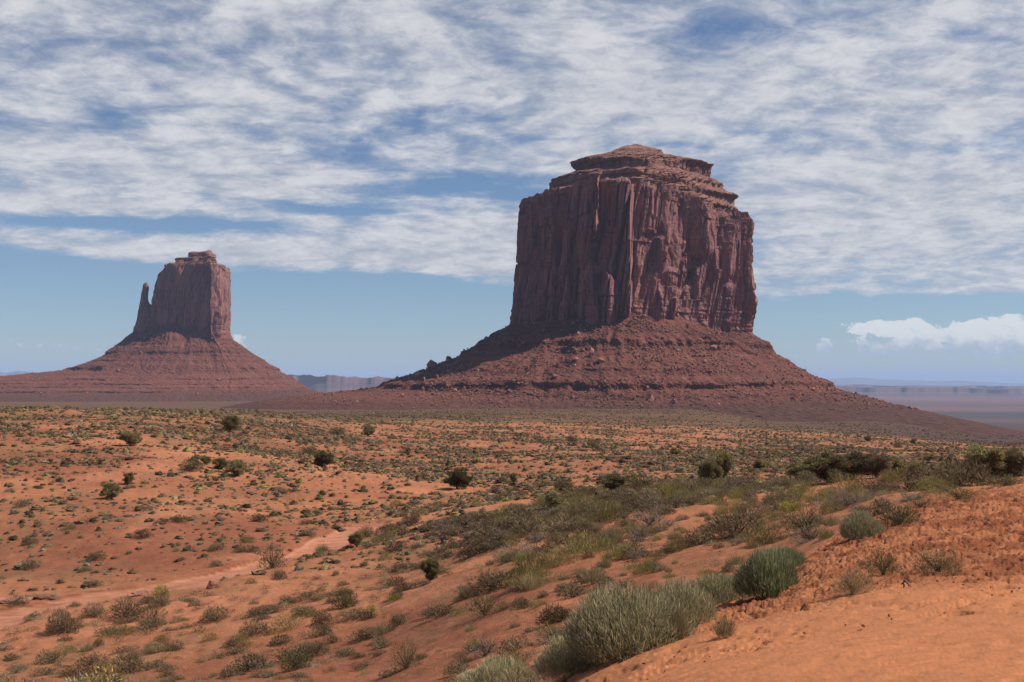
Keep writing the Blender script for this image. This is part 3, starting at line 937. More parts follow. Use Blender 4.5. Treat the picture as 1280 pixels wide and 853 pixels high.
def blades(p, d, ln, w, rng, quad=False):
    """thin leaves from points p along d"""
    side = unit(np.cross(d, rng.normal(size=p.shape))) * (w / 2)[:, None]
    tip = p + d * ln[:, None]
    if quad:
        mid_ = p + d * (ln * 0.55)[:, None] + rng.normal(size=p.shape) * (ln * 0.05)[:, None]
        V = np.stack([p - side * .6, p + side * .6, mid_ + side, tip, mid_ - side], 1).reshape(-1, 3)
        n = len(p)
        b = np.arange(n)[:, None] * 5
        return V, np.concatenate([np.stack([b[:, 0], b[:, 0] + 1, b[:, 0] + 2], 1), np.stack([b[:, 0], b[:, 0] + 2, b[:, 0] + 4], 1), np.stack([b[:, 0] + 4, b[:, 0] + 2, b[:, 0] + 3], 1)]), 5
    V = np.stack([p - side, p + side, tip], 1).reshape(-1, 3)
    return V, np.arange(len(p) * 3).reshape(-1, 3), 3


def pal(rng, n, cols, jit=0.22):
    """leaf colours drawn from a few tones"""
    c = np.array([q[:3] for q in cols])[rng.choice(len(cols), n, p=np.array([q[3] for q in cols]) / sum(q[3] for q in cols))]
    return np.clip(c * (1 + rng.normal(size=(n, 1)) * jit) * (1 + rng.normal(size=(n, 3)) * 0.05), 0.004, 0.9)


TONES = {   # dusty desert leaf and wood colours
    'sagebrush': [(0.205, 0.148, 0.080, 5), (0.150, 0.107, 0.058, 3), (0.28, 0.208, 0.128, 2)],
    'blackbrush': [(0.144, 0.096, 0.054, 5), (0.098, 0.066, 0.038, 3), (0.20, 0.134, 0.08, 2)],
    'dead_bush': [(0.27, 0.205, 0.15, 5), (0.15, 0.115, 0.09, 3), (0.28, 0.22, 0.16, 2)],
    'snakeweed': [(0.23, 0.185, 0.070, 5), (0.155, 0.128, 0.05, 3), (0.33, 0.265, 0.09, 2)],
    'grass_tuft': [(0.30, 0.225, 0.115, 5), (0.21, 0.175, 0.08, 3), (0.38, 0.29, 0.17, 2)],
    'olive_bush': [(0.160, 0.135, 0.060, 5), (0.115, 0.10, 0.045, 3), (0.22, 0.18, 0.09, 2)],
    'green_bush': [(0.25, 0.25, 0.12, 5), (0.18, 0.185, 0.085, 3), (0.36, 0.335, 0.18, 2)],
    'pale_bush': [(0.37, 0.325, 0.175, 5), (0.25, 0.225, 0.115, 3), (0.55, 0.46, 0.28, 3)],
    'bright_bush': [(0.28, 0.235, 0.05, 5), (0.19, 0.17, 0.05, 3), (0.38, 0.31, 0.065, 2)],
    'juniper': [(0.27, 0.225, 0.10, 5), (0.20, 0.172, 0.078, 3), (0.38, 0.31, 0.14, 2)],
    'brown_tree': [(0.185, 0.135, 0.080, 5), (0.13, 0.10, 0.058, 3), (0.25, 0.18, 0.11, 2)],
    'wood': [(0.13, 0.095, 0.07, 5), (0.085, 0.06, 0.045, 4), (0.2, 0.155, 0.115, 2)],
}


def tubes(paths, rng, sides=5):
    """tapered round sticks; a path is (points, radii)"""
    V, Fs, o = [], [], 0
    for pts, rad in paths:
        pts = np.array(pts, float)
        n = len(pts)
        for i in range(n):
            t_ = unit(pts[min(i + 1, n - 1)] - pts[max(i - 1, 0)])
            a = unit(np.cross(t_, [0.31, 0.2, 0.93] if abs(t_[2]) < .9 else [1.0, 0.1, 0]))
            b = np.cross(t_, a)
            an = np.arange(sides) * 2 * math.pi / sides
            V.append(pts[i] + rad[i] * (np.cos(an)[:, None] * a + np.sin(an)[:, None] * b))
        Fs.append(grid_faces(n, sides, True) + o)
        o += n * sides
    return np.concatenate(V), np.concatenate(Fs)


def stick_paths(rng, n, reach, up, r0, bend=0.12, segs=4):
    out = []
    for _ in range(n):
        a = rng.uniform(0, 2 * math.pi)
        rr_ = reach * rng.uniform(.45, 1.0)
        e = np.array([math.cos(a) * rr_, math.sin(a) * rr_, up * rng.uniform(.45, 1.0)])
        pts = [np.array([rng.normal() * .05 * reach, rng.normal() * .05 * reach, -0.06])]
        for k in range(1, segs + 1):
            f = k / segs
            pts.append(e * np.array([f ** 1.0, f ** 1.0, f ** 0.8]) + rng.normal(size=3) * bend * reach * f * 0.5)
        r = r0 * rng.uniform(.6, 1.2)
        out.append((pts, [r * (1 - .8 * k / segs) for k in range(segs + 1)]))
    return out


def dome_points(rng, n, lobes=6, lump=0.34, low=-0.02):
    """points through an uneven dome of radius 1 and height 1, thicker towards its outside"""
    d = unit(rng.normal(size=(n, 3)))
    d[:, 2] = np.abs(d[:, 2]) + low
    L = unit(rng.normal(size=(lobes, 3)))
    L[:, 2] = np.abs(L[:, 2])
    Rr = 0.66 + lump * np.max(np.clip(d @ unit(L).T, 0, 1) ** 5, axis=1)
    r = rng.uniform(0, 1, n) ** (1 / 2.4) * Rr
    return d * r[:, None], d


def bush_mesh(name, rng, n, kind, ln=.2, w=.045, up=.35, lobes=6, lump=.34, spread=.55, quad=False, stems=8):
    p, d = dome_points(rng, n, lobes, lump)
    bd = unit(d * 0.7 + np.array([0, 0, up]) + rng.normal(size=p.shape) * spread)
    V, Fc, k = blades(p, bd, ln * rng.uniform(.6, 1.3, n), w * rng.uniform(.6, 1.3, n), rng, quad)
    c = np.repeat(pal(rng, n, TONES[kind]), k, axis=0)
    if stems:
        V2, F2 = tubes(stick_paths(rng, stems, .8, .8, .022), rng, 3)
        fl = [Fc, F2 + len(V)]
        V = np.concatenate([V, V2])
        c = np.concatenate([c, np.repeat(pal(rng, len(V2) // 3, TONES['wood']), 3, axis=0)])
        return mesh_np(name, V, fl, M_PLANT, c)
    return mesh_np(name, V, Fc, M_PLANT, c)


def spray_mesh(name, rng, n, kind, ln=.5, w=.02, lean=.5, base_r=.7):
    """upright thin stalks fanning out of a wide base: rabbitbrush, grass"""
    a, q = rng.uniform(0, 2 * math.pi, n), np.sqrt(rng.uniform(0, 1, n))
    p = np.stack([np.cos(a) * q * base_r, np.sin(a) * q * base_r, rng.uniform(-.03, .42, n) * (1 - .75 * q)], 1)
    o = np.stack([np.cos(a) * q, np.sin(a) * q, 0 * a], 1)
    d = unit(o * lean + np.array([0, 0, 1.0]) * (1 - .35 * q)[:, None] + rng.normal(size=p.shape) * .20)
    V, Fc, k = blades(p, d, ln * rng.uniform(.45, 1.25, n) * (1 - .22 * q), w * rng.uniform(.6, 1.3, n), rng, True)
    return mesh_np(name, V, Fc, M_PLANT, np.repeat(pal(rng, n, TONES[kind]), k, axis=0))


def crown_mesh(name, rng, kind, clumps=46, per=150, open_=0.0, flat=1.0, leaf=.085):
    """tree crown: many small sprays in uneven clumps with gaps between"""
    P, D = [], []
    for _ in range(clumps):
        d = unit(rng.normal(size=3))
        r = rng.uniform(.2, 1.0) ** .6 * (0.66 + .25 * rng.uniform())
        wz = 1.0 if d[2] > -.2 else 0.92
        c = np.array([d[0] * r * wz, d[1] * r * wz, 0.76 + d[2] * r * 0.92 * flat])
        s = rng.uniform(.14, .28) * (1 - .3 * open_)
        m = int(per * (s / .17) ** 2)
        e = unit(rng.normal(size=(m, 3)))
        P.append(c + e * s * (rng.uniform(0, 1, (m, 1)) ** .45) * np.array([1, 1, .75]))
        D.append(unit(e * .8 + d * .4 + np.array([0, 0, .45]) + rng.normal(size=(m, 3)) * .4))
    P, D = np.concatenate(P), np.concatenate(D)
    n = len(P)
    V, Fc, k = blades(P, D, leaf * 1.5 * rng.uniform(.5, 1.3, n), leaf * .6 * rng.uniform(.6, 1.3, n), rng)
    return mesh_np(name, V, Fc, M_PLANT, np.repeat(pal(rng, n, TONES[kind], .26), k, axis=0))


def trunk_mesh(name, rng, limbs=7):
    paths = []
    lean = rng.normal(size=2) * .12
    paths.append(([(0, 0, -.12), (lean[0] * .3, lean[1] * .3, .15), (lean[0], lean[1], .45), (lean[0] * 1.3, lean[1] * 1.3, .95)], [.085, .07, .05, .02]))
    for _ in range(limbs):
        a = rng.uniform(0, 2 * math.pi)
        z0 = rng.uniform(.05, .5)
        e = np.array([math.cos(a) * rng.uniform(.4, .8), math.sin(a) * rng.uniform(.4, .8), rng.uniform(.5, 1.2)])
        s = np.array([lean[0] * z0, lean[1] * z0, z0])
        paths.append(([s, s + (e - s) * .4 + rng.normal(size=3) * .06, s + (e - s) * .75 + rng.normal(size=3) * .06, e], [.045, .033, .022, .008]))
    V, Fc = tubes(paths, rng, 6)
    return mesh_np(name, V, Fc, M_PLANT, np.repeat(pal(rng, len(V) // 6, TONES['wood'], .1), 6, axis=0))


def stems_mesh(name, rng, n=14):
    V, Fc = tubes(stick_paths(rng, n, .85, .85, .016, .15, 5), rng, 4)
    return mesh_np(name, V, Fc, M_PLANT, np.repeat(pal(rng, len(V) // 4, TONES['wood'], .2), 4, axis=0))


r_ = np.random.default_rng(11)
KIT = {
    'sagebrush': [bush_mesh('sagebrush', r_, 850, 'sagebrush', .18, .042, lobes=int(r_.integers(4, 9))) for _ in range(7)],
    'blackbrush': [bush_mesh('blackbrush', r_, 800, 'blackbrush', .16, .042, up=.2, lobes=int(r_.integers(4, 9))) for _ in range(6)],
    'dead_bush': [bush_mesh('dead_bush', r_, 420, 'dead_bush', .30, .026, up=.3, spread=.7, stems=22) for _ in range(5)],
    'snakeweed': [bush_mesh('snakeweed', r_, 1300, 'snakeweed', .18, .018, up=.7, spread=.4, stems=0) for _ in range(4)],
    'grass_tuft': [spray_mesh('grass_tuft', r_, 620, 'grass_tuft', .70, .014, .6, .5) for _ in range(4)],
}
BIG = {
    'juniper': [(crown_mesh('crown', r_, 'juniper', int(r_.integers(40, 56)), 100, 0, r_.uniform(.8, 1.05)), trunk_mesh('trunk', r_)) for _ in range(5)],
    'tall_juniper': [(crown_mesh('crown', r_, 'juniper', 56, 130, 0, 1.1), trunk_mesh('trunk', r_)) for _ in range(2)],
    'brown_tree': [(crown_mesh('crown', r_, 'brown_tree', 40, 100, .3, .9, .07), trunk_mesh('trunk', r_, 12)) for _ in range(3)],
    'olive_tree': [(crown_mesh('crown', r_, 'olive_bush', 44, 130, .2, .85, .08), trunk_mesh('trunk', r_, 9)) for _ in range(3)],
    'olive_bush': [(bush_mesh('foliage', r_, 1500, 'olive_bush', .16, .032, up=.4, lobes=9, stems=0), stems_mesh('stems', r_)) for _ in range(3)],
    'sagebrush': [(bush_mesh('foliage', r_, 1500, 'sagebrush', .16, .032, up=.4, lobes=9, stems=0), stems_mesh('stems', r_)) for _ in range(3)],
    'blackbrush': [(bush_mesh('foliage', r_, 1300, 'blackbrush', .15, .03, up=.3, lobes=9, stems=0), stems_mesh('stems', r_)) for _ in range(2)],
    'open_bush': [(bush_mesh('foliage', r_, 800, 'olive_bush', .17, .03, up=.5, lobes=12, lump=.5, stems=0), stems_mesh('stems', r_, 26)) for _ in range(2)],
    'straw_bush': [(bush_mesh('foliage', r_, 1900, 'grass_tuft', .22, .012, up=.45, lobes=8, stems=0, spread=.6), stems_mesh('stems', r_, 20)) for _ in range(2)],
    'weed_bush': [(bush_mesh('foliage', r_, 1500, 'olive_bush', .18, .017, up=.5, lobes=10, lump=.5, stems=0, spread=.6), stems_mesh('stems', r_, 22)) for _ in range(3)],
    'dead_bush': [(bush_mesh('foliage', r_, 1300, 'dead_bush', .30, .014, up=.4, lobes=8, stems=0, spread=.6), stems_mesh('stems', r_, 24)) for _ in range(2)],
    'bright_bush': [(bush_mesh('foliage', r_, 900, 'bright_bush', .2, .035, up=.6, lobes=7, stems=0), stems_mesh('stems', r_)) for _ in range(2)],
    'green_bush': [(bush_mesh('foliage', r_, 8500, 'green_bush', .24, .014, up=.9, lobes=10, lump=.36, stems=0, spread=.28, quad=True), stems_mesh('stems', r_)) for _ in range(2)],
    'pale_bush': [(bush_mesh('foliage', r_, 13000, 'pale_bush', .165, .0105, up=1.0, lobes=14, lump=.42, stems=0, spread=.38, quad=True), stems_mesh('stems', r_, 24)) for _ in range(3)],
    'gold_grass': [(spray_mesh('stalks', r_, 900, 'grass_tuft', .95, .014, .5, .4), None)],
    'wispy_grass': [(spray_mesh('stalks', r_, 520, 'grass_tuft', .95, .012, .8, .35), None)],
}
NAMES = {'juniper': ('juniper_tree', 'tree'), 'tall_juniper': ('juniper_tree', 'tree'), 'brown_tree': ('bare_tree', 'tree'), 'olive_tree': ('scrub_tree', 'tree'), 'olive_bush': ('olive_bush', 'bush'),
         'sagebrush': ('sagebrush', 'bush'), 'blackbrush': ('blackbrush', 'bush'), 'open_bush': ('olive_bush', 'bush'), 'straw_bush': ('straw_bush', 'bush'), 'weed_bush': ('weed_bush', 'bush'), 'dead_bush': ('dead_bush', 'bush'),
         'bright_bush': ('rabbitbrush', 'bush'), 'green_bush': ('green_bush', 'bush'), 'pale_bush': ('rabbitbrush', 'bush'), 'gold_grass': ('grass_clump', 'grass'), 'wispy_grass': ('grass_clump', 'grass')}
TALL = {'juniper': 1.75, 'tall_juniper': 1.85, 'brown_tree': 1.65, 'olive_tree': 1.6}
TAKEN = []


def plant(kind, px, py, wpx, hpx, label, lo=3.0, k=[0], fatten=1.0):
    """a plant standing at the ground seen at (px, py), as wide and high as it shows"""
    x, y, z = hit(px, py, lo)
    s = y / F
    w, h = wpx * s, hpx * s
    k[0] += 1
    v_ = BIG[kind][k[0] % len(BIG[kind])]
    nm, cat = NAMES[kind]
    o = tag(empty(nm, (x, y, z)), label, cat)
    o.rotation_euler = (0, 0, (k[0] * 2.399) % 6.283)
    dep = min(max(w, h * .9), 2.6 * h)
    o.scale = (w / 1.75, w / 1.75, h / TALL.get(kind, 0.98))
    for n, me in zip(('crown', 'trunk') if kind in TALL else ('stalks' if 'grass' in kind else 'foliage', 'stems'), v_):
        if me:
            obj(n, me, o)
    TAKEN.append((x, y, w * .5))
    return o


for a in [
    ('juniper', 163, 558, 29, 23, 'round dark juniper alone on the red far bank below the mitten butte', 90),
    ('juniper', 288, 540, 27, 25, 'dark juniper near the top of the far bank, throwing a shadow on pale sand', 90),
    ('juniper', 139, 624, 30, 23, 'round dark juniper on the red slope, a slim one standing just behind it', 90),
    ('tall_juniper', 160, 606, 13, 18, 'slim small juniper just behind the round one on the red slope', 90),
    ('olive_bush', 238, 589, 31, 17, 'wide olive bush beside a small round dark bush on the far bank', 90),
    ('juniper', 257, 581, 14, 14, 'small round dark bush just behind the wide olive bush on the far bank', 90),
    ('juniper', 277, 587, 22, 18, 'smaller juniper touching the larger one beside it on the far bank', 90),
    ('juniper', 297, 595, 32, 23, 'spreading dark juniper touching a smaller one on the far bank', 90),
    ('juniper', 460, 546, 19, 18, 'dark round juniper casting a shadow on pale sand between the two buttes', 90),
    ('olive_bush', 421, 544, 23, 12, 'low olive bush beside the dark juniper between the two buttes', 90),
    ('olive_tree', 403, 583, 30, 22, 'elongated olive tree clump in a shallow gully of the far bank', 90),
    ('olive_bush', 386, 570, 24, 15, 'upper olive bush of the clump in the shallow gully', 90),
    ('juniper', 510, 569, 11, 11, 'tiny dark round juniper alone on red soil between the buttes', 90),
    ('olive_tree', 572, 612, 36, 28, 'round olive tree on a short trunk beside a pale sandy patch', 90),
    ('tall_juniper', 641, 604, 10, 14, 'tiny upright dark juniper on the red flat before the large butte', 90),
    ('olive_bush', 705, 612, 32, 16, 'low wide olive bush behind a dark leafy juniper', 90),
    ('juniper', 695, 636, 26, 25, 'dark leafy juniper at the foot of the hillside before the large butte', 70),
    ('olive_tree', 768, 616, 38, 26, 'spreading olive scrub tree, taller end of the low thicket on the hillside', 70),
    ('olive_bush', 800, 612, 46, 22, 'low olive thicket beside the spreading scrub tree on the hillside', 70),
    ('tall_juniper', 889, 609, 32, 42, 'tall dark juniper with a visible trunk standing before the talus', 70),
    ('tall_juniper', 905, 606, 24, 46, 'slender dark juniper leaning out behind the tall one with the trunk', 70),
    ('juniper', 845, 569, 15, 11, 'small dark round juniper on the orange flat below the talus', 90),
    ('olive_bush', 741, 560, 15, 13, 'small olive bush on the orange flat below the cliff corner', 90),
    ('olive_bush', 715, 553, 13, 11, 'faint olive bush on the orange flat, the farther of two', 90),
    ('juniper', 951, 587, 28, 15, 'low dark juniper just behind the row of trees on the dune edge', 80),
    ('juniper', 1006, 604, 44, 34, 'dark low tree at the outer end of the tree row behind the pale dune', 60),
    ('olive_tree', 1036, 604, 58, 42, 'broad dark olive tree in the tree row behind the pale dune', 60),
    ('brown_tree', 1068, 600, 54, 40, 'brownish thin-leaved tree with bare limbs in the middle of the tree row', 60),
    ('brown_tree', 1096, 598, 46, 36, 'brownish tree between the bare-limbed one and a green bush in the tree row', 60),
    ('juniper', 1130, 597, 42, 28, 'green rounded tree closing the tree row at its dune end', 60),
    ('juniper', 1162, 577, 16, 10, 'small dark round bush on the flat behind the tree row', 80),
    ('olive_bush', 1190, 594, 38, 20, 'greyish olive bush between the tree row and the large dark juniper', 70),
    ('juniper', 1085, 552, 11, 8, 'tiny dark bush on the orange flat right under the dark apron', 90),
    ('juniper', 1142, 556, 9, 9, 'tiny dark upright bush on the orange flat beside the dark apron', 90),
    ('olive_bush', 1123, 560, 12, 9, 'tiny olive bush on the flat between two tiny dark bushes', 90),
    ('tall_juniper', 1234, 607, 54, 54, 'large dark juniper rising behind the sand bank crest', 44),
    ('brown_tree', 1268, 606, 50, 42, 'bare brownish tree against the large dark juniper behind the sand crest', 44),
    ('open_bush', 340, 710, 34, 32, 'tall spiky open bush on the near side of the dry wash', 40),
    ('juniper', 446, 684, 24, 22, 'slanted dark green bush at the bend where the pale wash ends', 40),
    ('olive_bush', 458, 672, 22, 16, 'olive bush leaning on the slanted dark green one by the wash end', 40),
    ('tall_juniper', 537, 726, 25, 31, 'upright dark juniper shrub alone on the near slope above the wash', 30),
    ('juniper', 487, 646, 12, 10, 'small round bush on the red bank beyond the end of the wash', 50),
    ('bright_bush', 202, 746, 24, 17, 'bright yellow-green rabbitbrush on the edge of the pale wash', 40),
    ('sagebrush', 201, 758, 30, 16, 'grey sagebrush directly below the bright yellow-green bush by the wash', 40),
    ('sagebrush', 78, 792, 46, 34, 'tall pale grey sagebrush at the near edge of the wash', 30),
    ('sagebrush', 118, 772, 34, 20, 'round grey-green sagebrush between a pale tall one and a dark wide one', 30),
    ('blackbrush', 158, 772, 46, 27, 'wide dark brush on the near edge of the wash', 30),
    ('weed_bush', 188, 782, 40, 28, 'olive spiky bush in front of the wide dark brush by the wash', 30),
    ('olive_bush', 432, 760, 34, 26, 'dark green bush in the middle of the near slope, yellow tufts round it', 25),
    ('bright_bush', 378, 766, 24, 10, 'low yellow tuft on the near slope beside grey sagebrush', 25),
    ('bright_bush', 495, 751, 24, 9, 'low yellow tuft on the near slope below the upright juniper shrub', 25),
    ('bright_bush', 464, 766, 16, 11, 'small round yellow tuft near the dark green bush', 25),
    ('blackbrush', 402, 781, 32, 19, 'dark brush with a hard shadow on bare sand of the near slope', 25),
    ('open_bush', 606, 770, 44, 29, 'open dark bush showing its crooked stems on the near slope', 20),
    ('weed_bush', 508, 838, 36, 36, 'dark green leafy bush low on the near slope, beside reddish brush', 15),
    ('sagebrush', 395, 818, 34, 20, 'grey-brown sagebrush on bare sand low on the near slope', 20),
    ('olive_bush', 370, 836, 44, 22, 'wide low olive bush beneath the grey-brown sagebrush', 20),
    ('sagebrush', 268, 776, 40, 20, 'dark grey sagebrush on the sandy flat below the wash', 25),
    ('sagebrush', 122, 808, 16, 12, 'small round dark sagebrush alone on the bare sandy flat', 25),
    ('pale_bush', 625, 872, 100, 46, 'pale green rabbitbrush with straw tips cut by the picture edge', 12),
    ('pale_bush', 718, 842, 88, 44, 'darker low lobe of rabbitbrush at the sand edge under the largest bush', 11),
    ('pale_bush', 786, 818, 150, 80, 'largest grey-green rabbitbrush sprawling along the edge of the sand bank', 12),
    ('pale_bush', 850, 786, 88, 56, 'tall grey-green rabbitbrush behind the golden grass clump', 14),
    ('pale_bush', 900, 752, 70, 34, 'flat pale green rabbitbrush between the tall one and the rounded green bush', 17),
    ('gold_grass', 846, 800, 36, 40, 'golden dry grass clump leaning against the large rabbitbrush', 12),
    ('wispy_grass', 905, 798, 38, 34, 'pale dry wispy grass tuft alone on the orange sand', 8),
    ('green_bush', 963, 744, 80, 54, 'rounded fresh green bush sitting on the edge of the sand bank', 14),
    ('green_bush', 986, 712, 40, 26, 'smaller green bush tucked behind the rounded fresh green one', 20),
    ('pale_bush', 1076, 673, 50, 32, 'rounded grey-green bush on the edge of the sand bank farther up', 22),
    ('olive_bush', 1124, 656, 52, 28, 'olive bush next to the rounded grey-green one on the sand edge', 24),
    ('weed_bush', 1005, 664, 84, 32, 'wide dense olive-brown bush on the hillside below the pale dune', 22),
    ('dead_bush', 1060, 634, 52, 20, 'pale grey dead brush in front of the pale dune', 30),
    ('straw_bush', 1066, 742, 54, 36, 'straw-coloured low bush on the open sand, wilted', 12),
    ('weed_bush', 1104, 718, 54, 36, 'dark spiky weed behind the straw-coloured low bush on open sand', 12),
    ('weed_bush', 1172, 716, 66, 32, 'wide brownish weed alone on the trampled sand', 12),
    ('weed_bush', 1150, 634, 40, 14, 'low olive brush on the sand crest below the greyish olive bush', 26),
    ('weed_bush', 1198, 624, 62, 18, 'long low olive brush along the sand crest', 28),
    ('snake_' if False else 'olive_bush', 1258, 607, 56, 14, 'low green brush on the highest part of the sand crest', 30),
    ('bright_bush', 830, 624, 40, 18, 'yellow-green rabbitbrush on the hillside before the tall dark juniper', 50),
    ('bright_bush', 990, 640, 44, 16, 'yellow-green low brush on the hillside beside the pale dune', 40),
]:
    plant(*a[:6], lo=a[6])


# ---- scattered desert scrub
def scatter(n, d0, d1, rng):
    """points spread evenly over the ground of the view sector, a little wider than the picture"""
    a = rng.uniform(-0.475, 0.475, n)
    r = np.sqrt(rng.uniform(d0 * d0, d1 * d1, n))
    return r * np.sin(a), r * np.cos(a)


def keep(x, y, rng):
    px = 640 + F * x / y
    d = np.hypot(x, y)
    p = 0.30 + 0.9 * sstep(0.36, 0.66, vnoise(x / 11, y / 16, 0, 401)) * (0.35 + 0.9 * vnoise(x / 40, y / 60, 0, 402))
    hill_ = sstep(520, 660, px) * (1 - sstep(95, 160, d))
    p = p * (1 + 0.6 * hill_) + 0.22 * hill_
    band_ = sstep(440, 560, px) * (1 - sstep(760, 840, px)) * sstep(48, 58, d) * (1 - sstep(84, 100, d))
    p = p + 0.8 * band_
    p = p * (1 - wash_mask(x, y)) * (1 - 0.96 * bare_mask(x, y)) * (1 - sstep(0.05, 0.5, sand_mask(x, y)))
    red = sstep(60, 66, d) * (1 - sstep(108, 125, d)) * (1 - sstep(330, 420, px))
    p = p * (1 - 0.40 * red)
    p = p * (1 + 0.7 * sstep(150, 230, d) * (1 - sstep(300, 360, d)))
    return p, hill_, band_


KINDS = ['sagebrush', 'blackbrush', 'dead_bush', 'snakeweed', 'grass_tuft']
cx_, cy_, cr_, ck_ = [], [], [], []
for d0, d1, dens, rs, (rmin, rmax) in [(10, 36, 1.3, 0.15, (.06, .36)), (36, 60, 1.2, 0.22, (.08, .75)), (60, 130, 1.9, 0.21, (.05, .9)), (130, 260, 1.15, 0.235, (.07, .9)), (260, 480, 0.60, 0.28, (.12, .9)), (480, 800, 0.13, 0.42, (.25, .9)), (800, 1150, 0.05, 0.5, (.3, 1.0))]:
    n = int(0.475 * (d1 * d1 - d0 * d0) * dens * 2.4)
    x, y = scatter(n, d0, d1, RNG)
    p, hl, bd_ = keep(x, y, RNG)
    k = RNG.uniform(0, 1, n) * 2.4 < p
    x, y, hl, bd_ = x[k], y[k], hl[k], bd_[k]
    n = len(x)
    r = np.clip(rs * np.exp(RNG.normal(size=n) * .58), rmin, rmax)
    q = RNG.uniform(0, 1, n)
    w0 = np.stack([.45 - .18 * hl - .1 * bd_, .33 - .20 * hl + .25 * bd_, .05 + .13 * hl, .09 + .17 * hl - .1 * bd_, .08 + .15 * hl - .06 * bd_], 1)
    w0[:, 0] += .0 * q
    if d0 >= 480:
        w0 = w0 * np.array([.8, 1.3, .6, .8, 1.2])
    w0 = np.clip(w0, .01, 1)
    w0 = np.cumsum(w0 / w0.sum(1, keepdims=True), 1)
    kk = (q[:, None] > w0).sum(1)
    r = np.where(kk == 4, r * .7, r) * (1 + .5 * hl)
    cx_.append(x); cy_.append(y); cr_.append(r); ck_.append(kk)
cx_, cy_, cr_, ck_ = (np.concatenate(q) for q in (cx_, cy_, cr_, ck_))
# shrubs that grow in low clumps beside another one
dd_ = np.hypot(cx_, cy_)
par = RNG.choice(np.nonzero((dd_ > 55) & (dd_ < 420) & (cr_ > .25) & (ck_ < 2))[0], 5200)
nx_, ny_ = cx_[par] + RNG.normal(size=5200) * 1.5 * cr_[par], cy_[par] + RNG.normal(size=5200) * .9 * cr_[par]
g_ok = keep(nx_, ny_, RNG)[0] > .12
cx_, cy_ = np.concatenate([cx_, nx_[g_ok]]), np.concatenate([cy_, ny_[g_ok]])
cr_, ck_ = np.concatenate([cr_, (cr_[par] * RNG.uniform(.55, 1.1, 5200))[g_ok]]), np.concatenate([ck_, ck_[par][g_ok]])
ok = np.ones(len(cx_), bool)
for tx, ty, tr in TAKEN:
    ok &= np.hypot(cx_ - tx, cy_ - ty) > tr * .8 + cr_ * .5
cx_, cy_, cr_, ck_ = cx_[ok], cy_[ok], cr_[ok], ck_[ok]
cz_ = H(cx_, cy_)
# which of them the picture shows: inside the frame and not behind a rise
ppx, ppy = proj(cx_, cy_, cz_)
shown = (ppx > 2) & (ppx < 1278) & (ppy < 855)
for t in (0.3, 0.5, 0.65, 0.75, 0.82, 0.88, 0.92, 0.95, 0.97, 0.985):
    shown &= H(cx_ * t, cy_ * t) < (cz_ + cr_ * .7) * t
ch_ = cr_ * RNG.uniform(.6, 1.2, len(cx_)) * np.array([.95, .80, .85, 1.0, 1.2])[ck_]
yaw_ = RNG.uniform(0, 6.283, len(cx_))
single = np.zeros(len(cx_), bool)
app = np.where(shown, cr_ / np.hypot(cx_, cy_), 0)
for k in range(5):
    c = np.nonzero(ck_ == k)[0]
    c = c[np.argsort(-app[c])][:285]
    single[c[app[c] > 0]] = True
LOOK = {'sagebrush': 'low grey-green sagebrush', 'blackbrush': 'low dark blackbrush', 'dead_bush': 'pale grey twiggy dead bush', 'snakeweed': 'yellow-green snakeweed clump', 'grass_tuft': 'small straw-coloured grass tuft'}
CATS = {'grass_tuft': 'grass', 'snakeweed': 'bush'}
for i in np.nonzero(single)[0]:
    k = KINDS[ck_[i]]
    kit = KIT[k]
    o = bpy.data.objects.new(k, kit[i % len(kit)])
    COL.objects.link(o)
    o.location = (cx_[i], cy_[i], cz_[i] - 0.03)
    o.rotation_euler = (0, 0, yaw_[i])
    o.scale = (cr_[i] * 1.12, cr_[i] * 1.12 * (0.8 + 0.4 * ((i * 7919) % 100) / 100), ch_[i] * 1.05)
    px, d = ppx[i], math.hypot(cx_[i], cy_[i])
    sec = np.arctan2(cx_[i], cy_[i])
    wy = np.interp(cx_[i], [w[0] for w in WASH], [w[1] for w in WASH])
    if px > 600 and d < 130:
        zone = 'on the hillside below the orange sand bank'
    elif px > 600:
        zone = 'on the orange flat before the large butte'
    elif cy_[i] < wy - 1:
        zone = 'on the sandy slope this side of the dry wash'
    elif d < 150:
        zone = 'on the red bank just beyond the dry wash'
    else:
        zone = 'far up the red bank beyond the dry wash'
    tag(o, LOOK[k] + ' ' + zone, CATS.get(k, 'bush'), LOOK[k] + ' ' + zone)


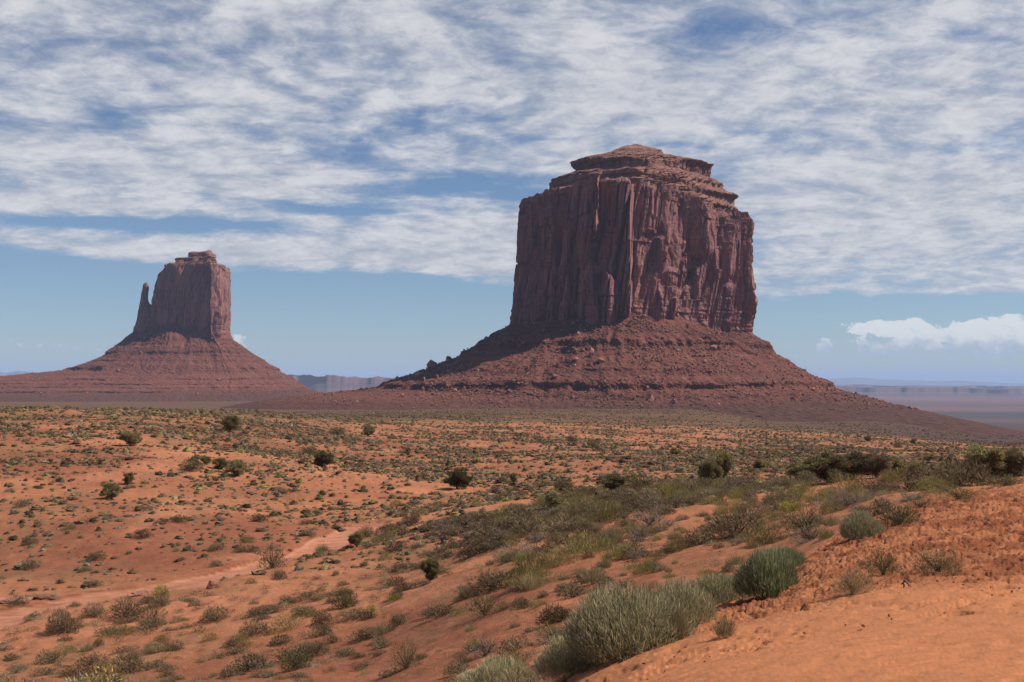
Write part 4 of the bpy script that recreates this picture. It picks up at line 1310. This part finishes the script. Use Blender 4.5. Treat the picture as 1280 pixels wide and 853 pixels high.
def scrub_arrays(sel, leaves, ln, w, body, rng):
    """one array of many small bushes: a crumpled low body with leaves standing out of it"""
    n = len(sel)
    Vs, Fs, Cs, off_ = [], [], [], 0
    cen = np.stack([cx_[sel], cy_[sel], cz_[sel] - 0.04], 1)
    sc_ = np.stack([cr_[sel], cr_[sel] * rng.uniform(.75, 1.25, n), ch_[sel]], 1)
    base = 1.18 * np.stack([pal(rng, n, TONES[k], .16) for k in KINDS], 0)[ck_[sel], np.arange(n)]
    if body:
        s = body
        an = np.arange(s) * 2 * math.pi / s
        ringv = [np.stack([np.cos(an + o_) * q, np.sin(an + o_) * q, np.full(s, h_)], 1) for q, h_, o_ in ((.66, 0, 0), (.66, .32, .4), (.36, .58, .9))] + [np.array([[0, 0, .66]])]
        B = np.concatenate(ringv)
        V = B[None] * (1 + rng.normal(size=(n, len(B), 1)) * .20) + rng.normal(size=(n, len(B), 3)) * .07
        V[:, :s, 2] = -0.05
        f = np.concatenate([grid_faces(3, s, True)[:, [0, 1, 2]], grid_faces(3, s, True)[:, [0, 2, 3]], np.stack([2 * s + np.arange(s), 2 * s + (np.arange(s) + 1) % s, np.full(s, 3 * s)], 1)])
        Vs.append((V * sc_[:, None] + cen[:, None]).reshape(-1, 3))
        Fs.append((f[None] + (np.arange(n) * len(B))[:, None, None]).reshape(-1, 3))
        Cs.append(np.repeat(base * .78, len(B), axis=0) * (1 + rng.normal(size=(n * len(B), 1)) * .16))
        off_ = len(Vs[0])
    if leaves:
        m = n * leaves
        p, d = dome_points(rng, m, 9, .3)
        bd = unit(d * .7 + np.array([0, 0, .35]) + rng.normal(size=p.shape) * .5)
        V, f, k = blades(p, bd, ln * rng.uniform(.6, 1.3, m), w * rng.uniform(.6, 1.3, m), rng)
        V = V.reshape(n, leaves * 3, 3) * sc_[:, None] * 1.1 + cen[:, None]
        Vs.append(V.reshape(-1, 3))
        Fs.append(f + off_)
        Cs.append(np.repeat(np.repeat(base, leaves, axis=0) * (1 + rng.normal(size=(m, 1)) * .22), 3, axis=0))
    return np.concatenate(Vs), np.concatenate(Fs), np.clip(np.concatenate(Cs), .004, .9)


rest = np.nonzero(~single)[0]
dr = np.hypot(cx_[rest], cy_[rest])
AV, AF, AC, o_ = [], [], [], 0
for lo, hi, args in [(0, 36, (420, .20, .04, 0)), (36, 70, (170, .22, .07, 0)), (70, 160, (90, .24, .10, 7)), (160, 330, (40, .30, .16, 6)), (330, 560, (14, .36, .26, 5)), (560, 2000, (7, .45, .40, 5))]:
    s = rest[(dr >= lo) & (dr < hi)]
    if len(s):
        V, f, c = scrub_arrays(s, *args, RNG)
        AV.append(V); AF.append(f + o_); AC.append(c); o_ += len(V)
tag(obj('scrub_cover', mesh_np('scrub_cover', np.concatenate(AV), np.concatenate(AF), M_PLANT, np.concatenate(AC))), 'countless small desert shrubs over the red valley floor', None, None, 'stuff')
print('SCRUB', len(cx_), 'single', single.sum(), 'faces', sum(len(f) for f in AF))

# ------------------------------------------------------------------ rocks
def rock_hull(rng, n=16, flat=.7):
    b = bmesh.new()
    for _ in range(n):
        v_ = rng.normal(size=3)
        v_ /= np.linalg.norm(v_)
        v_ *= rng.uniform(.75, 1.0)
        b.verts.new((v_[0], v_[1] * .8, v_[2] * flat))
    r = bmesh.ops.convex_hull(b, input=b.verts)
    for g_ in [e for e in r['geom_interior'] + r['geom_unused'] if isinstance(e, bmesh.types.BMVert)]:
        if g_.is_valid:
            b.verts.remove(g_)
    bmesh.ops.triangulate(b, faces=b.faces)
    b.verts.index_update()
    V = np.array([v_.co[:] for v_ in b.verts])
    Fc = np.array([[q.index for q in f.verts] for f in b.faces])
    b.free()
    return V, Fc


def boulder_mat():
    m, t, b = mat_new('boulder_sandstone')
    g = t.new('ShaderNodeNewGeometry')
    oi = t.new('ShaderNodeObjectInfo')
    n = t.noise(g.outputs['Position'], 0.35, 6, 0.65)
    col = t.mix(t.ramp(n, 0.38, 0.66), (0.40, 0.19, 0.13), (0.20, 0.085, 0.06))
    k = t.ramp(oi.outputs['Random'], 0, 1, 0.75, 1.25, False)
    col = t.mix(1.0, col, t.vec(k, k, k), 'MULTIPLY')
    t.put(b.inputs['Base Color'], col)
    bm_ = t.new('ShaderNodeBump')
    bm_.inputs['Strength'].default_value = 0.6
    bm_.inputs['Distance'].default_value = 0.8
    t.put(bm_.inputs['Height'], t.noise(g.outputs['Position'], 0.8, 6, 0.65))
    t.put(b.inputs['Normal'], bm_.outputs[0])
    return m


M_ROCK = boulder_mat()
HULLS = [rock_hull(np.random.default_rng(500 + i), int(12 + i % 5 * 3), .55 + .12 * (i % 4)) for i in range(12)]
BM = [mesh_np('boulder', V, Fc, M_ROCK) for V, Fc in HULLS]


def boulder(x, y, z, w, h, k, label, group=None):
    o = obj('boulder', BM[k % len(BM)])
    o.location = (x, y, z + h * .25)
    o.rotation_euler = (0.25 * math.sin(k * 1.7), 0.2 * math.cos(k * 2.3), k * 2.399)
    o.scale = (w / 2, w / 2, h / 1.2)
    return tag(o, label, 'boulder', group)


TP = [np.stack(t, -1).reshape(-1, 3) for t in (TAL1, TAL2)]
TPX = [proj(*t.T) for t in TP]


def on_talus(i, px, py):
    d = (TPX[i][0] - px) ** 2 + (TPX[i][1] - py) ** 2 + 0.02 * (TP[i][:, 1] - TP[i][:, 1].min())
    return TP[i][np.argmin(d)]


for k, (i, px, py, w, h, lab) in enumerate([
    (0, 540, 461, 17, 12, 'largest boulder on the shaded shoulder of the talus cone, against the sky'),
    (0, 561, 451, 9, 9, 'upright boulder just above the largest one on the talus shoulder'),
    (0, 523, 471, 16, 10, 'broad low boulder on the skyline below the largest boulder'),
    (0, 497, 476, 12, 8, 'lowest skyline boulder at the foot of the talus cone'),
    (0, 739, 444, 11, 11, 'pale upright slab under the upper dark ledge of the talus'),
    (0, 751, 453, 13, 9, 'pale flat slab just below the upright pale slab on the talus'),
    (0, 693, 473, 9, 8, 'dark boulder beside a smaller one above the lower ledge'),
    (0, 814, 501, 11, 11, 'square dark boulder fallen below the lower ledge'),
    (0, 842, 504, 14, 6, 'long flat pale slab lying at the foot of the talus'),
    (0, 885, 424, 13, 9, 'dark tilted slab on the upper talus below the cliff'),
    (0, 893, 437, 14, 10, 'pale broken block under the dark tilted slab'),
    (0, 880, 408, 16, 8, 'long dark block leaning at the cliff foot'),
]):
    x, y, z = on_talus(i, px, py)
    s = y / F
    boulder(x, y, z, w * s, h * s, k + 3, lab)
# low ledges of bare red rock in the bank of the wash
for k, (px, py, w, h, lab) in enumerate([(22, 753, 3.4, .42, 'broad low red rock ledge in the far bank of the dry wash'), (58, 748, 2.4, .34, 'thin flat red rock ledge beside the broad one in the wash bank'),
                                         (267, 737, .85, .6, 'dark red boulder beside sagebrush on the near edge of the wash'), (180, 744, 1.6, .45, 'flat dark slab lying in the pale bed of the wash')]):
    x, y, z = hit(px, py, 40)
    o = boulder(x, y, z, w, h, k + 1, lab)
    o.rotation_euler = (0, 0, 0.2 * k)
    o.scale = (w / 2, w * .22, h / 1.3)
# fallen blocks one can tell apart, then the finer rubble
vis = []
for i in (0, 1):
    n, m = (TAL1, TAL2)[i][0].shape
    P_ = TP[i]
    okv = (P_[:, 1] < (D1, D2)[i] + 20) & (TPX[i][1] < 512)
    row = np.arange(len(P_)) // m
    vis.append(np.nonzero(okv & (row > n * .05) & (row < n * .93))[0])
for i, cnt, smin, smax, seed in ((0, 190, 3.0, 7.5, 1), (1, 60, 4.0, 8.0, 2)):
    g_ = np.random.default_rng(600 + seed)
    P_ = TP[i][vis[i]]
    wgt = 0.25 + sstep(.5, .7, vnoise(P_[:, 0] / 38, P_[:, 2] / 16, 0, 610)) * 2 + 1.5 * sstep(300, 420, P_[:, 0]) * (i == 0)
    idx = g_.choice(len(P_), cnt, replace=False, p=wgt / wgt.sum())
    for k, j in enumerate(idx):
        s = smin + (smax - smin) * g_.uniform() ** 2.5
        where = ('on the talus cone of the large butte', 'on the talus cone of the mitten butte')[i]
        boulder(*P_[j], s, s * g_.uniform(.6, 1.0), int(g_.integers(0, 60)), 'fallen reddish sandstone block ' + where, 'fallen blocks ' + where)
AV, AF, AC, o_ = [], [], [], 0
for i, cnt, smin, smax in ((0, 12000, .8, 4.6), (1, 3000, 1.3, 4.4)):
    g_ = np.random.default_rng(700 + i)
    P_ = TP[i][vis[i]]
    wgt = 0.12 + sstep(.46, .7, vnoise(P_[:, 0] / 30, P_[:, 2] / 12, 0, 620)) * 2 + 1.2 * sstep(280, 420, P_[:, 0]) * (i == 0) + 1.0 * sstep(-5, -12, P_[:, 2]) * sstep(-22, -16, P_[:, 2])
    idx = g_.choice(len(P_), cnt, p=wgt / wgt.sum())
    for j in idx:
        V, f = HULLS[int(g_.integers(0, 12))]
        s = smin + (smax - smin) * g_.uniform() ** 3
        a = g_.uniform(0, 6.28)
        Q_ = np.array([[math.cos(a), -math.sin(a), 0], [math.sin(a), math.cos(a), 0], [0, 0, 1]])
        AV.append(V @ Q_.T * s * .5 * (1, 1, g_.uniform(.6, 1.1)) + P_[j] + (g_.normal() * 1.0, g_.normal() * 1.0, s * .12))
        AF.append(f + o_)
        o_ += len(V)
tag(obj('rubble', mesh_np('rubble', np.concatenate(AV), np.concatenate(AF), M_ROCK)), 'reddish broken rubble strewn over the talus slopes', None, None, 'stuff')

# a dead stick and crumbs of soil on the sand bank
V, f = tubes([([hit(1127, 732, 8), np.add(hit(1131, 731, 8), (0, 0, .05)), np.add(hit(1138, 735, 8), (0, 0, .02))], [.018, .016, .006])], RNG, 6)
tag(obj('dead_stick', mesh_np('dead_stick', V, f, M_PLANT, np.tile(np.array([[.22, .15, .10]]), (len(V), 1)))), 'short weathered grey stick lying by the weeds on the sand', 'stick')
AV, AF, AC, o_ = [], [], [], 0
g_ = np.random.default_rng(808)
x, y = scatter(26000, 9, 44, g_)
m_ = sand_mask(x, y)
cl = sstep(.45, .72, vnoise(x / 1.3, y / 2.2, 0, 811)) * (0.25 + sstep(9, 16, np.hypot(x, y)))
k = (m_ > .6) & (g_.uniform(0, 1, len(x)) < cl * .55)
x, y = x[k], y[k]
z = H(x, y)
for j in range(len(x)):
    V, f = HULLS[int(g_.integers(0, 12))]
    s = 0.012 + 0.04 * g_.uniform() ** 4
    AV.append(V * s * .5 + (x[j], y[j], z[j] + s * .1)); AF.append(f + o_); o_ += len(V)
M_CRUMB, t, b = mat_new('soil_crumb')
t.put(b.inputs['Base Color'], t.mix(t.ramp(t.noise(t.new('ShaderNodeNewGeometry').outputs['Position'], 3.0, 3, .6), .4, .6), (0.34, 0.11, 0.05), (0.20, 0.07, 0.035)))
tag(obj('gravel', mesh_np('gravel', np.concatenate(AV), np.concatenate(AF), M_CRUMB)), 'crumbs of dark red soil and grit on the sand bank', None, None, 'stuff')
print('CRUMBS', len(x))

# ------------------------------------------------------------------ air: one even haze box round everything
hz = 100000.0
bx = bpy.data.meshes.new('haze')
bmh = bmesh.new()
bmesh.ops.create_cube(bmh, size=1.0)
for v_ in bmh.verts:
    v_.co = (v_.co.x * 2 * hz, v_.co.y * 2 * hz, -160.0 if v_.co.z < 0 else 420.0)
bmh.to_mesh(bx)
bmh.free()
hm = bpy.data.materials.new('haze')
hm.use_nodes = True
hn = hm.node_tree
hn.nodes.clear()
pv = hn.nodes.new('ShaderNodeVolumePrincipled')
pv.inputs['Color'].default_value = (0.52, 0.70, 1.0, 1)
pv.inputs['Density'].default_value = 3.8e-5
pv.inputs['Anisotropy'].default_value = 0.0
ho = hn.nodes.new('ShaderNodeOutputMaterial')
hn.links.new(pv.outputs[0], ho.inputs['Volume'])
bx.materials.append(hm)
tag(obj('haze', bx), 'thin blue haze over the desert', None, None, 'stuff')
